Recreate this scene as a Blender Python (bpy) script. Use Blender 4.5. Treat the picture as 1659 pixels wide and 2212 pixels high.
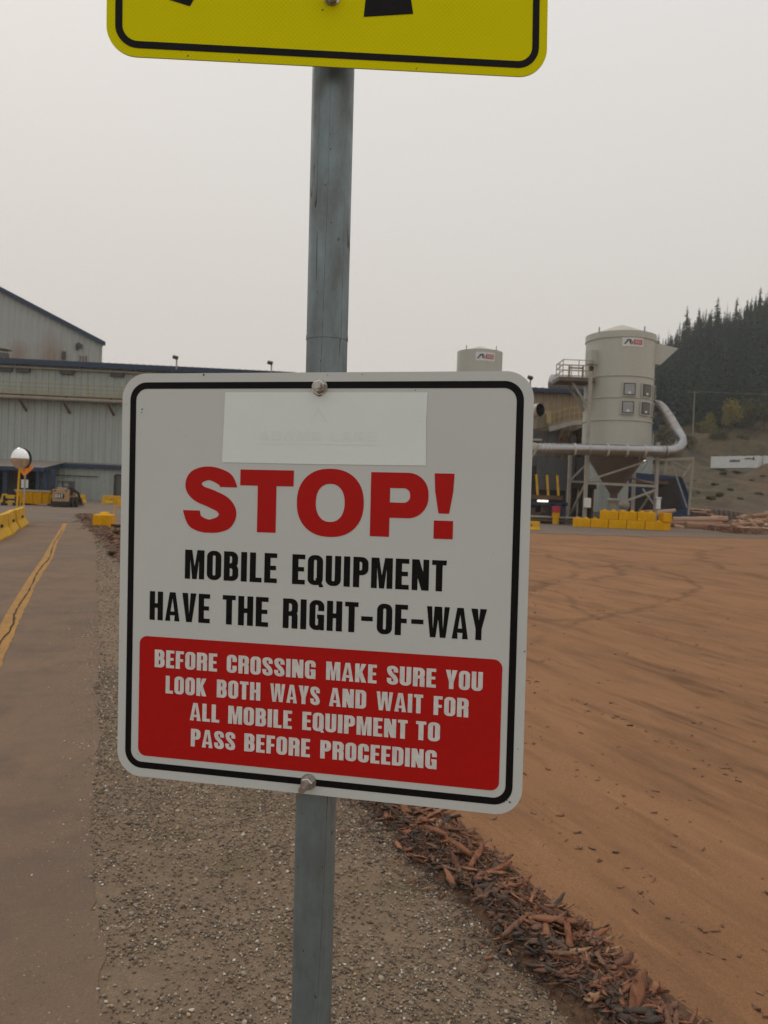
import bpy, bmesh, math, random
import numpy as np
from mathutils import Vector, Matrix
from mathutils.geometry import tessellate_polygon
R = math.radians
rng = random.Random(7)
nr = np.random.default_rng(7)
for o in list(bpy.data.objects): bpy.data.objects.remove(o)
SC = bpy.context.scene
COL = SC.collection

# ------------------------------------------------------------------ camera
CAM_H, PITCH, ROLL = 1.75, R(1.17), R(2.2)
F_PX, CX, CY = 1662.3, 829.5, 1106.0          # in units of a 1659 x 2212 view of the photograph
FWD = Vector((0, math.cos(PITCH), -math.sin(PITCH)))
_r0, _u0 = Vector((1, 0, 0)), Vector((0, math.sin(PITCH), math.cos(PITCH)))
RGT = _r0 * math.cos(ROLL) + _u0 * math.sin(ROLL)
UPV = -_r0 * math.sin(ROLL) + _u0 * math.cos(ROLL)
EYE = Vector((0, 0, CAM_H))
cam = bpy.data.cameras.new("camera"); cam_o = bpy.data.objects.new("camera", cam); COL.objects.link(cam_o)
cam_o.matrix_world = Matrix(((RGT.x, UPV.x, -FWD.x, EYE.x), (RGT.y, UPV.y, -FWD.y, EYE.y), (RGT.z, UPV.z, -FWD.z, EYE.z), (0, 0, 0, 1)))
cam.sensor_fit = 'VERTICAL'; cam.sensor_height = 24.0; cam.lens = F_PX / 2212 * 24.0
cam.clip_start = 0.05; cam.clip_end = 6000
cam.dof.use_dof = True; cam.dof.focus_distance = 1.12; cam.dof.aperture_fstop = 9.0
SC.camera = cam_o

# ------------------------------------------------------------------ world, sun, exposure
SUN_EL, SUN_AZ = R(38), R(-35)                 # azimuth from +Y, negative = left
w = bpy.data.worlds.new("World"); SC.world = w; w.use_nodes = True
nt = w.node_tree; nt.nodes.clear()
sky = nt.nodes.new('ShaderNodeTexSky'); sky.sky_type = 'NISHITA'; sky.sun_disc = False
sky.sun_elevation = SUN_EL; sky.sun_rotation = SUN_AZ; sky.dust_density = 6.0; sky.air_density = 1.5
geo = nt.nodes.new('ShaderNodeTexCoord'); sep = nt.nodes.new('ShaderNodeSeparateXYZ')
nt.links.new(geo.outputs['Generated'], sep.inputs[0])
ramp = nt.nodes.new('ShaderNodeValToRGB')      # smoke overcast: dimmer towards the horizon
ramp.color_ramp.elements[0].position = 0.0; ramp.color_ramp.elements[0].color = (.58, .545, .51, 1)
ramp.color_ramp.elements[1].position = 1.0; ramp.color_ramp.elements[1].color = (.90, .89, .88, 1)
e = ramp.color_ramp.elements.new(.25); e.color = (.64, .61, .575, 1)
e = ramp.color_ramp.elements.new(.5); e.color = (.72, .695, .67, 1)
nt.links.new(sep.outputs['Z'], ramp.inputs[0])
mul = nt.nodes.new('ShaderNodeVectorMath'); mul.operation = 'SCALE'; mul.inputs['Scale'].default_value = 10.0
nt.links.new(ramp.outputs[0], mul.inputs[0])
mix = nt.nodes.new('ShaderNodeMix'); mix.data_type = 'RGBA'; mix.inputs['Factor'].default_value = 0.985
nt.links.new(sky.outputs[0], mix.inputs['A']); nt.links.new(mul.outputs[0], mix.inputs['B'])
bg = nt.nodes.new('ShaderNodeBackground'); bg.inputs['Strength'].default_value = 0.1
out = nt.nodes.new('ShaderNodeOutputWorld')
nt.links.new(mix.outputs['Result'], bg.inputs[0]); nt.links.new(bg.outputs[0], out.inputs[0])
sun = bpy.data.lights.new("sun", 'SUN'); sun.energy = 0.5; sun.angle = R(22); sun.color = (1, .93, .84)
sun_o = bpy.data.objects.new("sun", sun); COL.objects.link(sun_o)
_sd = Vector((math.sin(SUN_AZ) * math.cos(SUN_EL), math.cos(SUN_AZ) * math.cos(SUN_EL), math.sin(SUN_EL)))
sun_o.rotation_euler = (-_sd).to_track_quat('-Z', 'Y').to_euler()
VS = SC.view_settings
VS.view_transform = 'Standard'; VS.look = 'None'; VS.exposure = 0.10; VS.gamma = 1.0
SC.cycles.use_denoising = True
SC.cycles.volume_bounces = 3
SC.cycles.max_bounces = 8

# ------------------------------------------------------------------ pixel helpers (real points on the ground or at a distance)
def ray(px, py):
    return FWD + RGT * ((px - CX) / F_PX) + UPV * ((CY - py) / F_PX)
def at(px, py, Y):
    d = ray(px, py); return EYE + d * (Y / d.y)
def gnd(px, py, z=0.0):
    d = ray(px, py); return EYE + d * ((z - CAM_H) / d.z)
def zat(px, py, Y): return at(px, py, Y).z
def xat(px, Y, z=0.0):                          # world x of the vertical line seen at px (at height z) and distance Y
    py = CY
    for _ in range(6):
        p = at(px, py, Y); py -= (z - p.z) / Y * F_PX
    return at(px, py, Y).x
def cam2w(x, y, z):                             # camera coordinates: right, down, forward
    return EYE + RGT * x - UPV * y + FWD * z

# ------------------------------------------------------------------ materials
class NM:
    def __init__(s, name):
        s.m = bpy.data.materials.new(name); s.m.use_nodes = True
        s.t = s.m.node_tree; s.b = s.t.nodes['Principled BSDF']; s.tc = None
    def n(s, typ, **kw):
        x = s.t.nodes.new(typ)
        for k, v in kw.items():
            if k in x.bl_rna.properties.keys(): setattr(x, k, v)
            else: x.inputs[k.replace('_', ' ')].default_value = v
        return x
    def l(s, a, b): s.t.links.new(a, b)
    def coord(s, scale=(1, 1, 1), rot=(0, 0, 0), kind='Object', vt='POINT'):
        if s.tc is None: s.tc = s.n('ShaderNodeTexCoord')
        mp = s.n('ShaderNodeMapping'); mp.vector_type = vt; mp.inputs['Scale'].default_value = scale; mp.inputs['Rotation'].default_value = rot
        s.l(s.tc.outputs[kind], mp.inputs[0]); return mp.outputs[0]
    def noise(s, vec, scale=5, detail=4, rough=.55, dist=0):
        x = s.n('ShaderNodeTexNoise'); x.inputs['Scale'].default_value = scale; x.inputs['Detail'].default_value = detail
        x.inputs['Roughness'].default_value = rough; x.inputs['Distortion'].default_value = dist
        s.l(vec, x.inputs['Vector']); return x.outputs['Fac']
    def ramp(s, fac, stops):
        x = s.n('ShaderNodeValToRGB'); els = x.color_ramp.elements
        while len(els) < len(stops): els.new(.5)
        for e_, (p, c) in zip(els, stops):
            e_.position = p; e_.color = (*c, 1) if len(c) == 3 else c
        s.l(fac, x.inputs[0]); return x.outputs[0]
    def fr(s, fac, a, b, lo=0.0, hi=1.0):
        x = s.n('ShaderNodeMapRange'); x.inputs['From Min'].default_value = a; x.inputs['From Max'].default_value = b
        x.inputs['To Min'].default_value = lo; x.inputs['To Max'].default_value = hi
        s.l(fac, x.inputs['Value']); return x.outputs[0]
    def mix(s, fac, a, b, mode='MIX'):
        x = s.n('ShaderNodeMix'); x.data_type = 'RGBA'; x.blend_type = mode
        for sock, v in (('Factor', fac), ('A', a), ('B', b)):
            if isinstance(v, (int, float)): x.inputs[sock].default_value = v
            elif isinstance(v, tuple): x.inputs[sock].default_value = (*v, 1)
            else: s.l(v, x.inputs[sock])
        return x.outputs['Result']
    def math(s, op, a, b=None):
        x = s.n('ShaderNodeMath'); x.operation = op
        for i, v in enumerate((a, b)):
            if v is None: continue
            if isinstance(v, (int, float)): x.inputs[i].default_value = v
            else: s.l(v, x.inputs[i])
        return x.outputs[0]
    def bump(s, h, strength=.3, dist=.01, prev=None):
        x = s.n('ShaderNodeBump'); x.inputs['Strength'].default_value = strength; x.inputs['Distance'].default_value = dist
        s.l(h, x.inputs['Height'])
        if prev is not None: s.l(prev, x.inputs['Normal'])
        s.l(x.outputs[0], s.b.inputs['Normal']); return x.outputs[0]
    def done(s, col, rough=.7, metal=0.0):
        if isinstance(col, tuple): s.b.inputs['Base Color'].default_value = (*col, 1)
        else: s.l(col, s.b.inputs['Base Color'])
        if isinstance(rough, (int, float)): s.b.inputs['Roughness'].default_value = rough
        else: s.l(rough, s.b.inputs['Roughness'])
        s.b.inputs['Metallic'].default_value = metal
        return s.m

def dirty(name, col, dirt=None, amt=.5, scale=2.0, rough=.6, metal=0.0, stretch=(1, 1, 1), bump=0.0, bscale=30, grain=1.0):
    """painted / bare surface with uneven tone and dirt patches"""
    m = NM(name); c = m.coord(stretch)
    f = m.fr(m.noise(c, scale, 6, .62), .38, .72)
    d = dirt or tuple(x * .55 for x in col)
    colr = m.mix(m.math('MULTIPLY', f, amt), col, d)
    f2 = m.fr(m.noise(m.coord(), scale * 7, 3), .3, .7, 1 - .12 * grain, 1 + .08 * grain)
    x = m.n('ShaderNodeVectorMath'); x.operation = 'SCALE'; m.l(colr, x.inputs[0]); m.l(f2, x.inputs['Scale'])
    if bump: m.bump(m.noise(m.coord(), bscale, 4), bump, .01)
    return m.done(x.outputs[0], rough, metal)

def attr_mat(name, rough=.85, bump=0.0, bscale=60, spread=.25):
    m = NM(name); a = m.n('ShaderNodeAttribute'); a.attribute_name = 'Col'
    f2 = m.fr(m.noise(m.coord(), bscale, 3), .3, .7, 1 - spread, 1 + spread)
    x = m.n('ShaderNodeVectorMath'); x.operation = 'SCALE'; m.l(a.outputs['Color'], x.inputs[0]); m.l(f2, x.inputs['Scale'])
    if bump: m.bump(m.noise(m.coord(), bscale, 3), bump, .004)
    return m.done(x.outputs[0], rough)

M = {}
M['sign_white'] = dirty('sign_white', (0.5818, 0.6292, 0.6151), (0.5667, 0.6027, 0.5835), .2, 1.2, .38, grain=.15)
M['patch_white'] = dirty('patch_white', (0.7554, 0.8488, 0.843), (0.7395, 0.8261, 0.8206), .2, 2, .45, grain=.15)
M['ghost'] = dirty('ghost_print', (0.7317, 0.8222, 0.8169), (0.7125, 0.8009, 0.7956), .3, 8, .45, grain=.2)
M['sign_black'] = dirty('sign_black', (.008, .008, .009), (.014, .013, .013), .6, 20, .4)
M['sign_red'] = dirty('sign_red', (0.46, 0.0099, 0.0082), (0.4272, 0.009, 0.0078), .4, 10, .42, grain=.2)
M['letter_white'] = dirty('letter_white', (0.7089, 0.7239, 0.7068), (0.6646, 0.6673, 0.6503), .3, 12, .4)
M['sign_edge'] = dirty('aluminium_edge', (.45, .44, .42), (.2, .17, .14), .6, 30, .5, .6)
M['chip'] = dirty('bare_chip', (.05, .045, .04), None, .5, 100, .6)
M['rust_spot'] = dirty('rust_spot', (.30, .22, .15), (.2, .12, .07), .6, 60, .7)

for k_ in ('sign_black', 'sign_red', 'sign_white', 'letter_white'): M[k_].node_tree.nodes['Principled BSDF'].inputs['Specular IOR Level'].default_value = .18 if k_ != 'sign_black' else .1
m = NM('fluorescent_sheeting')                  # yellow-green sheeting with its moulded diamond cells
c = m.coord((1, 1, 1), (0, R(45), 0))
vo = m.n('ShaderNodeTexVoronoi'); vo.feature = 'DISTANCE_TO_EDGE'; vo.inputs['Scale'].default_value = 215; vo.inputs['Randomness'].default_value = .12
m.l(c, vo.inputs['Vector'])
cell = m.fr(vo.outputs['Distance'], .04, .14)
tone = m.fr(m.noise(m.coord(), 9, 4), .3, .7)
base = m.mix(tone, (0.6778, 0.6488, 0.0011), (0.6391, 0.61, 0.0011))
m.M = m.mix(cell, (.74, .70, .004), base)
M['sheeting'] = m.done(m.M, .42); m.b.inputs['Specular IOR Level'].default_value = .03

m = NM('galvanised_post')
cs = m.coord((1, 1, .06))
f1 = m.noise(cs, 60, 5, .6)
f2 = m.noise(m.coord((1, 1, .4)), 22, 6, .68)
crack = m.noise(m.coord((1, 1, .035)), 26, 2, .4, .6)
band = m.math('LESS_THAN', m.math('ABSOLUTE', m.math('SUBTRACT', crack, .52)), .0022)
spots = m.math('GREATER_THAN', m.noise(m.coord((1, 1, .5)), 150, 2), .72)
colr = m.mix(m.fr(f2, .35, .7), (.225, .30, .325), (.15, .165, .165))
colr = m.mix(m.fr(f1, .35, .75, 0, .25), colr, (.10, .12, .125))
colr = m.mix(m.math('MAXIMUM', band, m.math('MULTIPLY', spots, .8)), colr, (.05, .052, .052))
m.bump(f1, .12, .004)
M['post'] = m.done(colr, m.fr(f2, .3, .7, .36, .6), .5)
M['bolt'] = dirty('zinc_bolt', (.50, .49, .46), (.34, .32, .29), .4, 160, .32, .9)

# ------------------------------------------------------------------ mesh collector
class MB:
    def __init__(s): s.v = []; s.f = []; s.mi = []
    def add(s, vs, fs, mi=0, T=None):
        k = len(s.v)
        s.v += [tuple(T @ Vector(p)) if T is not None else tuple(p) for p in vs]
        s.f += [tuple(i + k for i in f) for f in fs]; s.mi += [mi] * len(fs); return s
    def box(s, c, d, mi=0, rz=0, rx=0, ry=0, taper=1.0):
        hx, hy, hz = d[0] / 2, d[1] / 2, d[2] / 2
        vs = [(x * (taper if z > 0 else 1), y * (taper if z > 0 else 1), z) for z in (-hz, hz) for x, y in ((-hx, -hy), (hx, -hy), (hx, hy), (-hx, hy))]
        T = Matrix.Translation(c) @ Matrix.Rotation(rz, 4, 'Z') @ Matrix.Rotation(ry, 4, 'Y') @ Matrix.Rotation(rx, 4, 'X')
        return s.add(vs, [(3, 2, 1, 0), (4, 5, 6, 7), (0, 1, 5, 4), (1, 2, 6, 5), (2, 3, 7, 6), (3, 0, 4, 7)], mi, T)
    def tube(s, pts, r, n=12, mi=0, cap=True, cap_mi=None):
        pts = [Vector(p) for p in pts]; rs = r if isinstance(r, (list, tuple)) else [r] * len(pts)
        rings = []; ref = None
        for i, p in enumerate(pts):
            t = (pts[min(i + 1, len(pts) - 1)] - pts[max(i - 1, 0)]).normalized()
            if ref is None:
                ref = Vector((0, 0, 1)) if abs(t.z) < .9 else Vector((1, 0, 0))
            a = (ref - t * ref.dot(t)).normalized(); b = t.cross(a); ref = a
            rings.append([p + (a * math.cos(2 * math.pi * k / n) + b * math.sin(2 * math.pi * k / n)) * rs[i] for k in range(n)])
        vs = [q for rg in rings for q in rg]; fs = []
        for i in range(len(pts) - 1):
            for k in range(n):
                k2 = (k + 1) % n; fs.append((i * n + k, i * n + k2, (i + 1) * n + k2, (i + 1) * n + k))
        s.add(vs, fs, mi)
        if cap:
            s.add(rings[0], [tuple(range(n))[::-1]], cap_mi if cap_mi is not None else mi)
            s.add(rings[-1], [tuple(range(n))], cap_mi if cap_mi is not None else mi)
        return s
    def bar(s, a, b, wd, mi=0):                  # square bar between two points
        a, b = Vector(a), Vector(b); t = (b - a).normalized()
        u = t.cross(Vector((0, 0, 1)) if abs(t.z) < .95 else Vector((1, 0, 0))).normalized(); v2 = t.cross(u); h = wd / 2
        vs = [p + u * x + v2 * y for p in (a, b) for x, y in ((-h, -h), (h, -h), (h, h), (-h, h))]
        return s.add(vs, [(3, 2, 1, 0), (4, 5, 6, 7), (0, 1, 5, 4), (1, 2, 6, 5), (2, 3, 7, 6), (3, 0, 4, 7)], mi)
    def prism(s, poly, y0, y1, mi=0):            # polygon in local x,z pushed along y
        n = len(poly)
        vs = [(x, y0, z) for x, z in poly] + [(x, y1, z) for x, z in poly]
        fs = [tuple(range(n)), tuple(range(n, 2 * n))[::-1]] + [(k, k + n, (k + 1) % n + n, (k + 1) % n) for k in range(n)]
        return s.add(vs, fs, mi)
    def lathe(s, prof, n=32, mi=0, c=(0, 0, 0), a0=0, a1=2 * math.pi):
        vs = []; fs = []; full = abs(a1 - a0 - 2 * math.pi) < 1e-6; cols = n if full else n + 1
        for k in range(cols):
            a = a0 + (a1 - a0) * k / n
            for r_, z in prof: vs.append((c[0] + r_ * math.cos(a), c[1] + r_ * math.sin(a), c[2] + z))
        q = len(prof)
        for k in range(n):
            k2 = (k + 1) % cols
            for j in range(q - 1): fs.append((k * q + j, k2 * q + j, k2 * q + j + 1, k * q + j + 1))
        return s.add(vs, fs, mi)
    def build(s, name, mats, parent=None, smooth=False, bevel=0.0, loc=None, T=None):
        me = bpy.data.meshes.new(name); me.from_pydata(s.v, [], s.f); me.update()
        mats = mats if isinstance(mats, (list, tuple)) else [mats]
        for mm in mats: me.materials.append(mm)
        me.polygons.foreach_set('material_index', s.mi)
        bm = bmesh.new(); bm.from_mesh(me)
        bmesh.ops.recalc_face_normals(bm, faces=bm.faces)
        if bevel:
            es = [e_ for e_ in bm.edges if len(e_.link_faces) == 2 and e_.calc_face_angle(0) > .5]
            bmesh.ops.bevel(bm, geom=es, offset=bevel, segments=2, affect='EDGES', profile=.6, clamp_overlap=True)
        bm.to_mesh(me); bm.free()
        if smooth:
            me.polygons.foreach_set('use_smooth', [True] * len(me.polygons)); me.set_sharp_from_angle(angle=R(35))
        o = bpy.data.objects.new(name, me); COL.objects.link(o)
        if parent is not None: o.parent = parent
        if loc is not None: o.location = loc
        if T is not None: o.matrix_world = T
        return o

def tag(o, label=None, cat=None, group=None, kind=None):
    if label: o['label'] = label
    if cat: o['category'] = cat
    if group: o['group'] = group
    if kind: o['kind'] = kind
    return o
def thing(name, label, cat, loc=(0, 0, 0), rz=0.0, group=None, T=None):
    o = bpy.data.objects.new(name, None); COL.objects.link(o)
    o.empty_display_size = .2
    if T is not None: o.matrix_world = T
    else: o.location = loc; o.rotation_euler = (0, 0, rz)
    return tag(o, label, cat, group)
def copy_thing(o, loc, rz, label=None, group=None, scale=None):
    kids = [c for c in bpy.data.objects if c.parent == o]
    r = o.copy(); COL.objects.link(r); r.location = loc; r.rotation_euler = (0, 0, rz)
    if scale: r.scale = scale
    if label: r['label'] = label
    if group: r['group'] = group
    for ch in kids:
        c = ch.copy(); COL.objects.link(c); c.parent = r
        for g in [q for q in bpy.data.objects if q.parent == ch]:
            d = g.copy(); COL.objects.link(d); d.parent = c
    return r
def raw_mesh(name, v, f, mat, cols=None, smooth=False, parent=None):
    """fast mesh from numpy arrays; cols = one rgb per vertex"""
    me = bpy.data.meshes.new(name); k = f.shape[1]
    me.vertices.add(len(v)); me.vertices.foreach_set('co', np.asarray(v, np.float32).ravel())
    me.loops.add(f.size); me.loops.foreach_set('vertex_index', f.astype(np.int32).ravel())
    me.polygons.add(len(f)); me.polygons.foreach_set('loop_start', np.arange(0, f.size, k, dtype=np.int32))
    me.polygons.foreach_set('loop_total', np.full(len(f), k, np.int32))
    me.update(calc_edges=True); me.validate()
    if cols is not None:
        at_ = me.color_attributes.new('Col', 'FLOAT_COLOR', 'POINT')
        c4 = np.ones((len(v), 4), np.float32); c4[:, :3] = cols; at_.data.foreach_set('color', c4.ravel())
    if smooth: me.polygons.foreach_set('use_smooth', np.ones(len(f), bool))
    me.materials.append(mat)
    o = bpy.data.objects.new(name, me); COL.objects.link(o)
    if parent is not None: o.parent = parent
    return o

# ------------------------------------------------------------------ lettering: signed distance shapes -> outlines -> filled faces
def sd_box(X, Y, x0, y0, x1, y1):
    dx = np.abs(X - (x0 + x1) / 2) - (x1 - x0) / 2; dy = np.abs(Y - (y0 + y1) / 2) - (y1 - y0) / 2
    return np.hypot(np.maximum(dx, 0), np.maximum(dy, 0)) + np.minimum(np.maximum(dx, dy), 0)
def sd_rr(X, Y, x0, y0, x1, y1, r):
    r = min(r, (x1 - x0) / 2, (y1 - y0) / 2)
    return sd_box(X, Y, x0 + r, y0 + r, x1 - r, y1 - r) - r
def sd_poly(X, Y, p):
    d = np.full(X.shape, 1e9); s = np.ones(X.shape); n = len(p)
    for i in range(n):
        (ax, ay), (bx, by) = p[i], p[i - 1]
        ex, ey = bx - ax, by - ay; wx, wy = X - ax, Y - ay
        t = np.clip((wx * ex + wy * ey) / (ex * ex + ey * ey), 0, 1)
        d = np.minimum(d, (wx - ex * t) ** 2 + (wy - ey * t) ** 2)
        c1, c2, c3 = Y >= ay, Y < by, ex * wy > ey * wx
        s = np.where((c1 & c2 & c3) | (~c1 & ~c2 & ~c3), -s, s)
    return s * np.sqrt(d)
def sd_path(X, Y, pts, rad):
    pts = np.array(pts, float); d = np.full(X.shape, 1e9)
    # Catmull-Rom samples
    P = np.vstack([2 * pts[0] - pts[1], pts, 2 * pts[-1] - pts[-2]]); S = []
    for i in range(1, len(P) - 2):
        for t in np.linspace(0, 1, 26)[:-1]:
            a, b, c_, e_ = P[i - 1], P[i], P[i + 1], P[i + 2]
            S.append(.5 * ((2 * b) + (c_ - a) * t + (2 * a - 5 * b + 4 * c_ - e_) * t * t + (3 * b - a - 3 * c_ + e_) * t ** 3))
    S.append(P[-2])
    for k, q in enumerate(S):
        rr = rad if not hasattr(rad, '__len__') else np.interp(k / (len(S) - 1), np.linspace(0, 1, len(rad)), rad)
        d = np.minimum(d, np.hypot(X - q[0], Y - q[1]) - rr)
    return d
def contours(D, xs, ys):
    ny, nx = D.shape; D = np.where(D == 0, 1e-9, D); ins = D < 0
    nxt = {}; pos = {}
    def ept(k):
        if k in pos: return
        j, i, h = k
        a = D[j, i]; b = D[j, i + 1] if h == 0 else D[j + 1, i]; t = a / (a - b)
        pos[k] = (xs[i] + (xs[i + 1] - xs[i]) * t, ys[j]) if h == 0 else (xs[i], ys[j] + (ys[j + 1] - ys[j]) * t)
    code = ins[:-1, :-1] * 1 + ins[:-1, 1:] * 2 + ins[1:, 1:] * 4 + ins[1:, :-1] * 8
    for j, i in np.argwhere((code > 0) & (code < 15)):
        B, Rr, T, L = (j, i, 0), (j, i + 1, 1), (j + 1, i, 0), (j, i, 1)
        segs = {1: [(B, L)], 2: [(Rr, B)], 3: [(Rr, L)], 4: [(T, Rr)], 5: [(B, L), (T, Rr)], 6: [(T, B)], 7: [(T, L)], 8: [(L, T)], 9: [(B, T)],
                10: [(Rr, B), (L, T)], 11: [(Rr, T)], 12: [(L, Rr)], 13: [(B, Rr)], 14: [(L, B)]}[int(code[j, i])]
        for a, b in segs: ept(a); ept(b); nxt[a] = b
    loops = []
    while nxt:
        k0 = next(iter(nxt)); lp = []; k = k0
        while k in nxt: lp.append(pos[k]); k = nxt.pop(k)
        if len(lp) > 5: loops.append(simplify(lp))
    return loops
def simplify(p, tol=.0016):
    p = [np.array(q) for q in p]; n = len(p)
    a = 0; b = max(range(n), key=lambda i: np.hypot(*(p[i] - p[0])))
    def dp(i, j):
        idx = [k % n for k in range(i, j + 1)]
        if len(idx) < 3: return [idx[0]]
        s, e_ = p[idx[0]], p[idx[-1]]; v = e_ - s; L = np.hypot(*v) + 1e-12
        ds = [abs(v[0] * (p[k][1] - s[1]) - v[1] * (p[k][0] - s[0])) / L for k in idx[1:-1]]
        m_ = int(np.argmax(ds))
        if ds[m_] < tol: return [idx[0]]
        return dp(i, i + m_ + 1) + dp(i + m_ + 1, j)
    return [tuple(p[k]) for k in dp(a, b) + dp(b, n)]
def outline(fn, x0, x1, y0=-.05, y1=1.05, res=130):
    st = (y1 - y0) / res
    xs = np.arange(x0 - 3 * st, x1 + 3 * st, st); ys = np.arange(y0 - 3 * st, y1 + 3 * st, st)
    X, Y = np.meshgrid(xs, ys); return contours(fn(X, Y), xs, ys)
_mn, _mx = np.minimum, np.maximum
GW = dict(A=.52, B=.47, C=.46, D=.47, E=.40, F=.39, G=.47, H=.48, I=.20, K=.50, L=.38, M=.64, N=.50, O=.47, P=.46, Q=.47, R=.48, S=.46, T=.42, U=.47, V=.50, W=.74, Y=.50)
GW['-'] = .40
def glyph(ch, s=.19, t=.155):
    w_ = GW[ch]; r, ri = .21, .055
    if w_ > .43 and s > .2: w_ += .02
    bx, rr, py = sd_box, sd_rr, sd_poly
    def ring(X, Y, y0=0, y1=1): return _mx(rr(X, Y, 0, y0, w_, y1, r), -rr(X, Y, s, y0 + t, w_ - s, y1 - t, ri))
    def dsh(X, Y, y0, y1, wd=w_):
        o_ = _mn(bx(X, Y, 0, y0, wd * .5, y1), rr(X, Y, 0, y0, wd, y1, min(r, (y1 - y0) / 2 * .9)))
        return o_, bx(X, Y, s, y0 + t, wd - s - .04, y1 - t), rr(X, Y, s - .05, y0 + t, wd - s, y1 - t, ri + .02)
    def fn(X, Y):
        if ch == 'I': return bx(X, Y, 0, 0, s, 1)
        if ch == '-': return bx(X, Y, 0, .40, w_, .55)
        if ch == 'H': return _mn(_mn(bx(X, Y, 0, 0, s, 1), bx(X, Y, w_ - s, 0, w_, 1)), bx(X, Y, 0, .43, w_, .59))
        if ch == 'T': return _mn(bx(X, Y, 0, 1 - t, w_, 1), bx(X, Y, (w_ - s) / 2, 0, (w_ + s) / 2, 1))
        if ch == 'L': return _mn(bx(X, Y, 0, 0, s, 1), bx(X, Y, 0, 0, w_, t))
        if ch == 'E': return _mn(_mn(bx(X, Y, 0, 0, s, 1), bx(X, Y, 0, 0, w_, t)), _mn(bx(X, Y, 0, 1 - t, w_, 1), bx(X, Y, 0, .435, w_ - .03, .58)))
        if ch == 'F': return _mn(bx(X, Y, 0, 0, s, 1), _mn(bx(X, Y, 0, 1 - t, w_, 1), bx(X, Y, 0, .40, w_ - .03, .55)))
        if ch == 'O': return ring(X, Y)
        if ch == 'Q': return _mn(ring(X, Y), py(X, Y, [(w_ * .50, .22), (w_ * .74, .26), (w_ + .03, -.045), (w_ * .80, -.075)]))
        if ch == 'U': return _mx(_mx(rr(X, Y, 0, 0, w_, 1.6, r), Y - 1), -rr(X, Y, s, t, w_ - s, 1.6, ri))
        if ch == 'C': return _mx(ring(X, Y), -bx(X, Y, w_ * .5, .405, w_ + .1, .615))
        if ch == 'G': return _mn(_mx(ring(X, Y), -bx(X, Y, w_ * .5, .50, w_ + .1, .64)), _mn(bx(X, Y, w_ * .52, .38, w_, .52), bx(X, Y, w_ - s * .62, 0, w_, .45)))
        if ch in 'DPBR':
            if ch == 'D': o_, a, b = dsh(X, Y, 0, 1); return _mx(o_, -_mn(a, _mx(b, -(X - s))))
            y0 = .40 if ch == 'P' else (.44 if ch == 'B' else .42)
            o_, a, b = dsh(X, Y, y0, 1, w_ - (.015 if ch == 'B' else 0))
            tt = _mx(o_, -_mn(_mx(a, -(X - s)), _mx(b, -(X - s))))
            if ch == 'P': return _mn(tt, bx(X, Y, 0, 0, s, 1))
            if ch == 'R': return _mn(_mn(tt, bx(X, Y, 0, 0, s, 1)), _mx(rr(X, Y, w_ - s - .005, -.4, w_ - .005, .535, .09), -Y))
            o2, a2, b2 = dsh(X, Y, 0, .585)
            return _mn(tt, _mx(o2, -_mn(_mx(a2, -(X - s)), _mx(b2, -(X - s)))))
        if ch == 'A':
            o_ = py(X, Y, [(0, 0), (w_ * .30, 1), (w_ * .70, 1), (w_, 0)])
            hole = py(X, Y, [(w_ / 2 - .068, .335), (w_ / 2, .80), (w_ / 2 + .068, .335)])
            leg = py(X, Y, [(s + .005, -.1), (w_ / 2 - .085, .20), (w_ / 2 + .085, .20), (w_ - s - .005, -.1)])
            return _mx(_mx(o_, -hole), -leg)
        if ch == 'V': return _mx(py(X, Y, [(0, 1), (w_ * .30, 0), (w_ * .70, 0), (w_, 1)]), -py(X, Y, [(s + .01, 1.05), (w_ / 2, .24), (w_ - s - .01, 1.05)]))
        if ch == 'W':
            h = w_ / 2 + .045; o_ = None
            for x0 in (0, w_ - h):
                q = _mx(py(X, Y, [(x0, 1), (x0 + h * .28, 0), (x0 + h * .72, 0), (x0 + h, 1)]), -py(X, Y, [(x0 + .165, 1.05), (x0 + h / 2, .22), (x0 + h - .165, 1.05)]))
                o_ = q if o_ is None else _mn(o_, q)
            return o_
        if ch == 'M':
            s2 = s * .92
            o_ = _mn(bx(X, Y, 0, 0, s2, 1), bx(X, Y, w_ - s2, 0, w_, 1))
            return _mn(o_, py(X, Y, [(0, 1), (s2 + .06, 1), (w_ / 2, .42), (w_ - s2 - .06, 1), (w_, 1), (w_ - s2, .70), (w_ / 2 + .075, 0), (w_ / 2 - .075, 0), (s2, .70)]))
        if ch == 'N': return _mn(_mn(bx(X, Y, 0, 0, s * .9, 1), bx(X, Y, w_ - s * .9, 0, w_, 1)), py(X, Y, [(0, 1), (s + .02, 1), (w_, 0), (w_ - s - .02, 0)]))
        if ch == 'Y': return _mn(_mx(py(X, Y, [(0, 1), ((w_ - s) / 2, .36), ((w_ + s) / 2, .36), (w_, 1)]), -py(X, Y, [(s + .015, 1.05), (w_ / 2, .60), (w_ - s - .015, 1.05)])), bx(X, Y, (w_ - s) / 2, 0, (w_ + s) / 2, .46))
        if ch == 'K': return _mn(_mn(bx(X, Y, 0, 0, s, 1), py(X, Y, [(s - .02, .53), (w_ - s - .03, 1), (w_ - .01, 1), (s - .02, .24)])), py(X, Y, [(s - .02, .40), (s + .10, .64), (w_, 0), (w_ - s - .02, 0)]))
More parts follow.
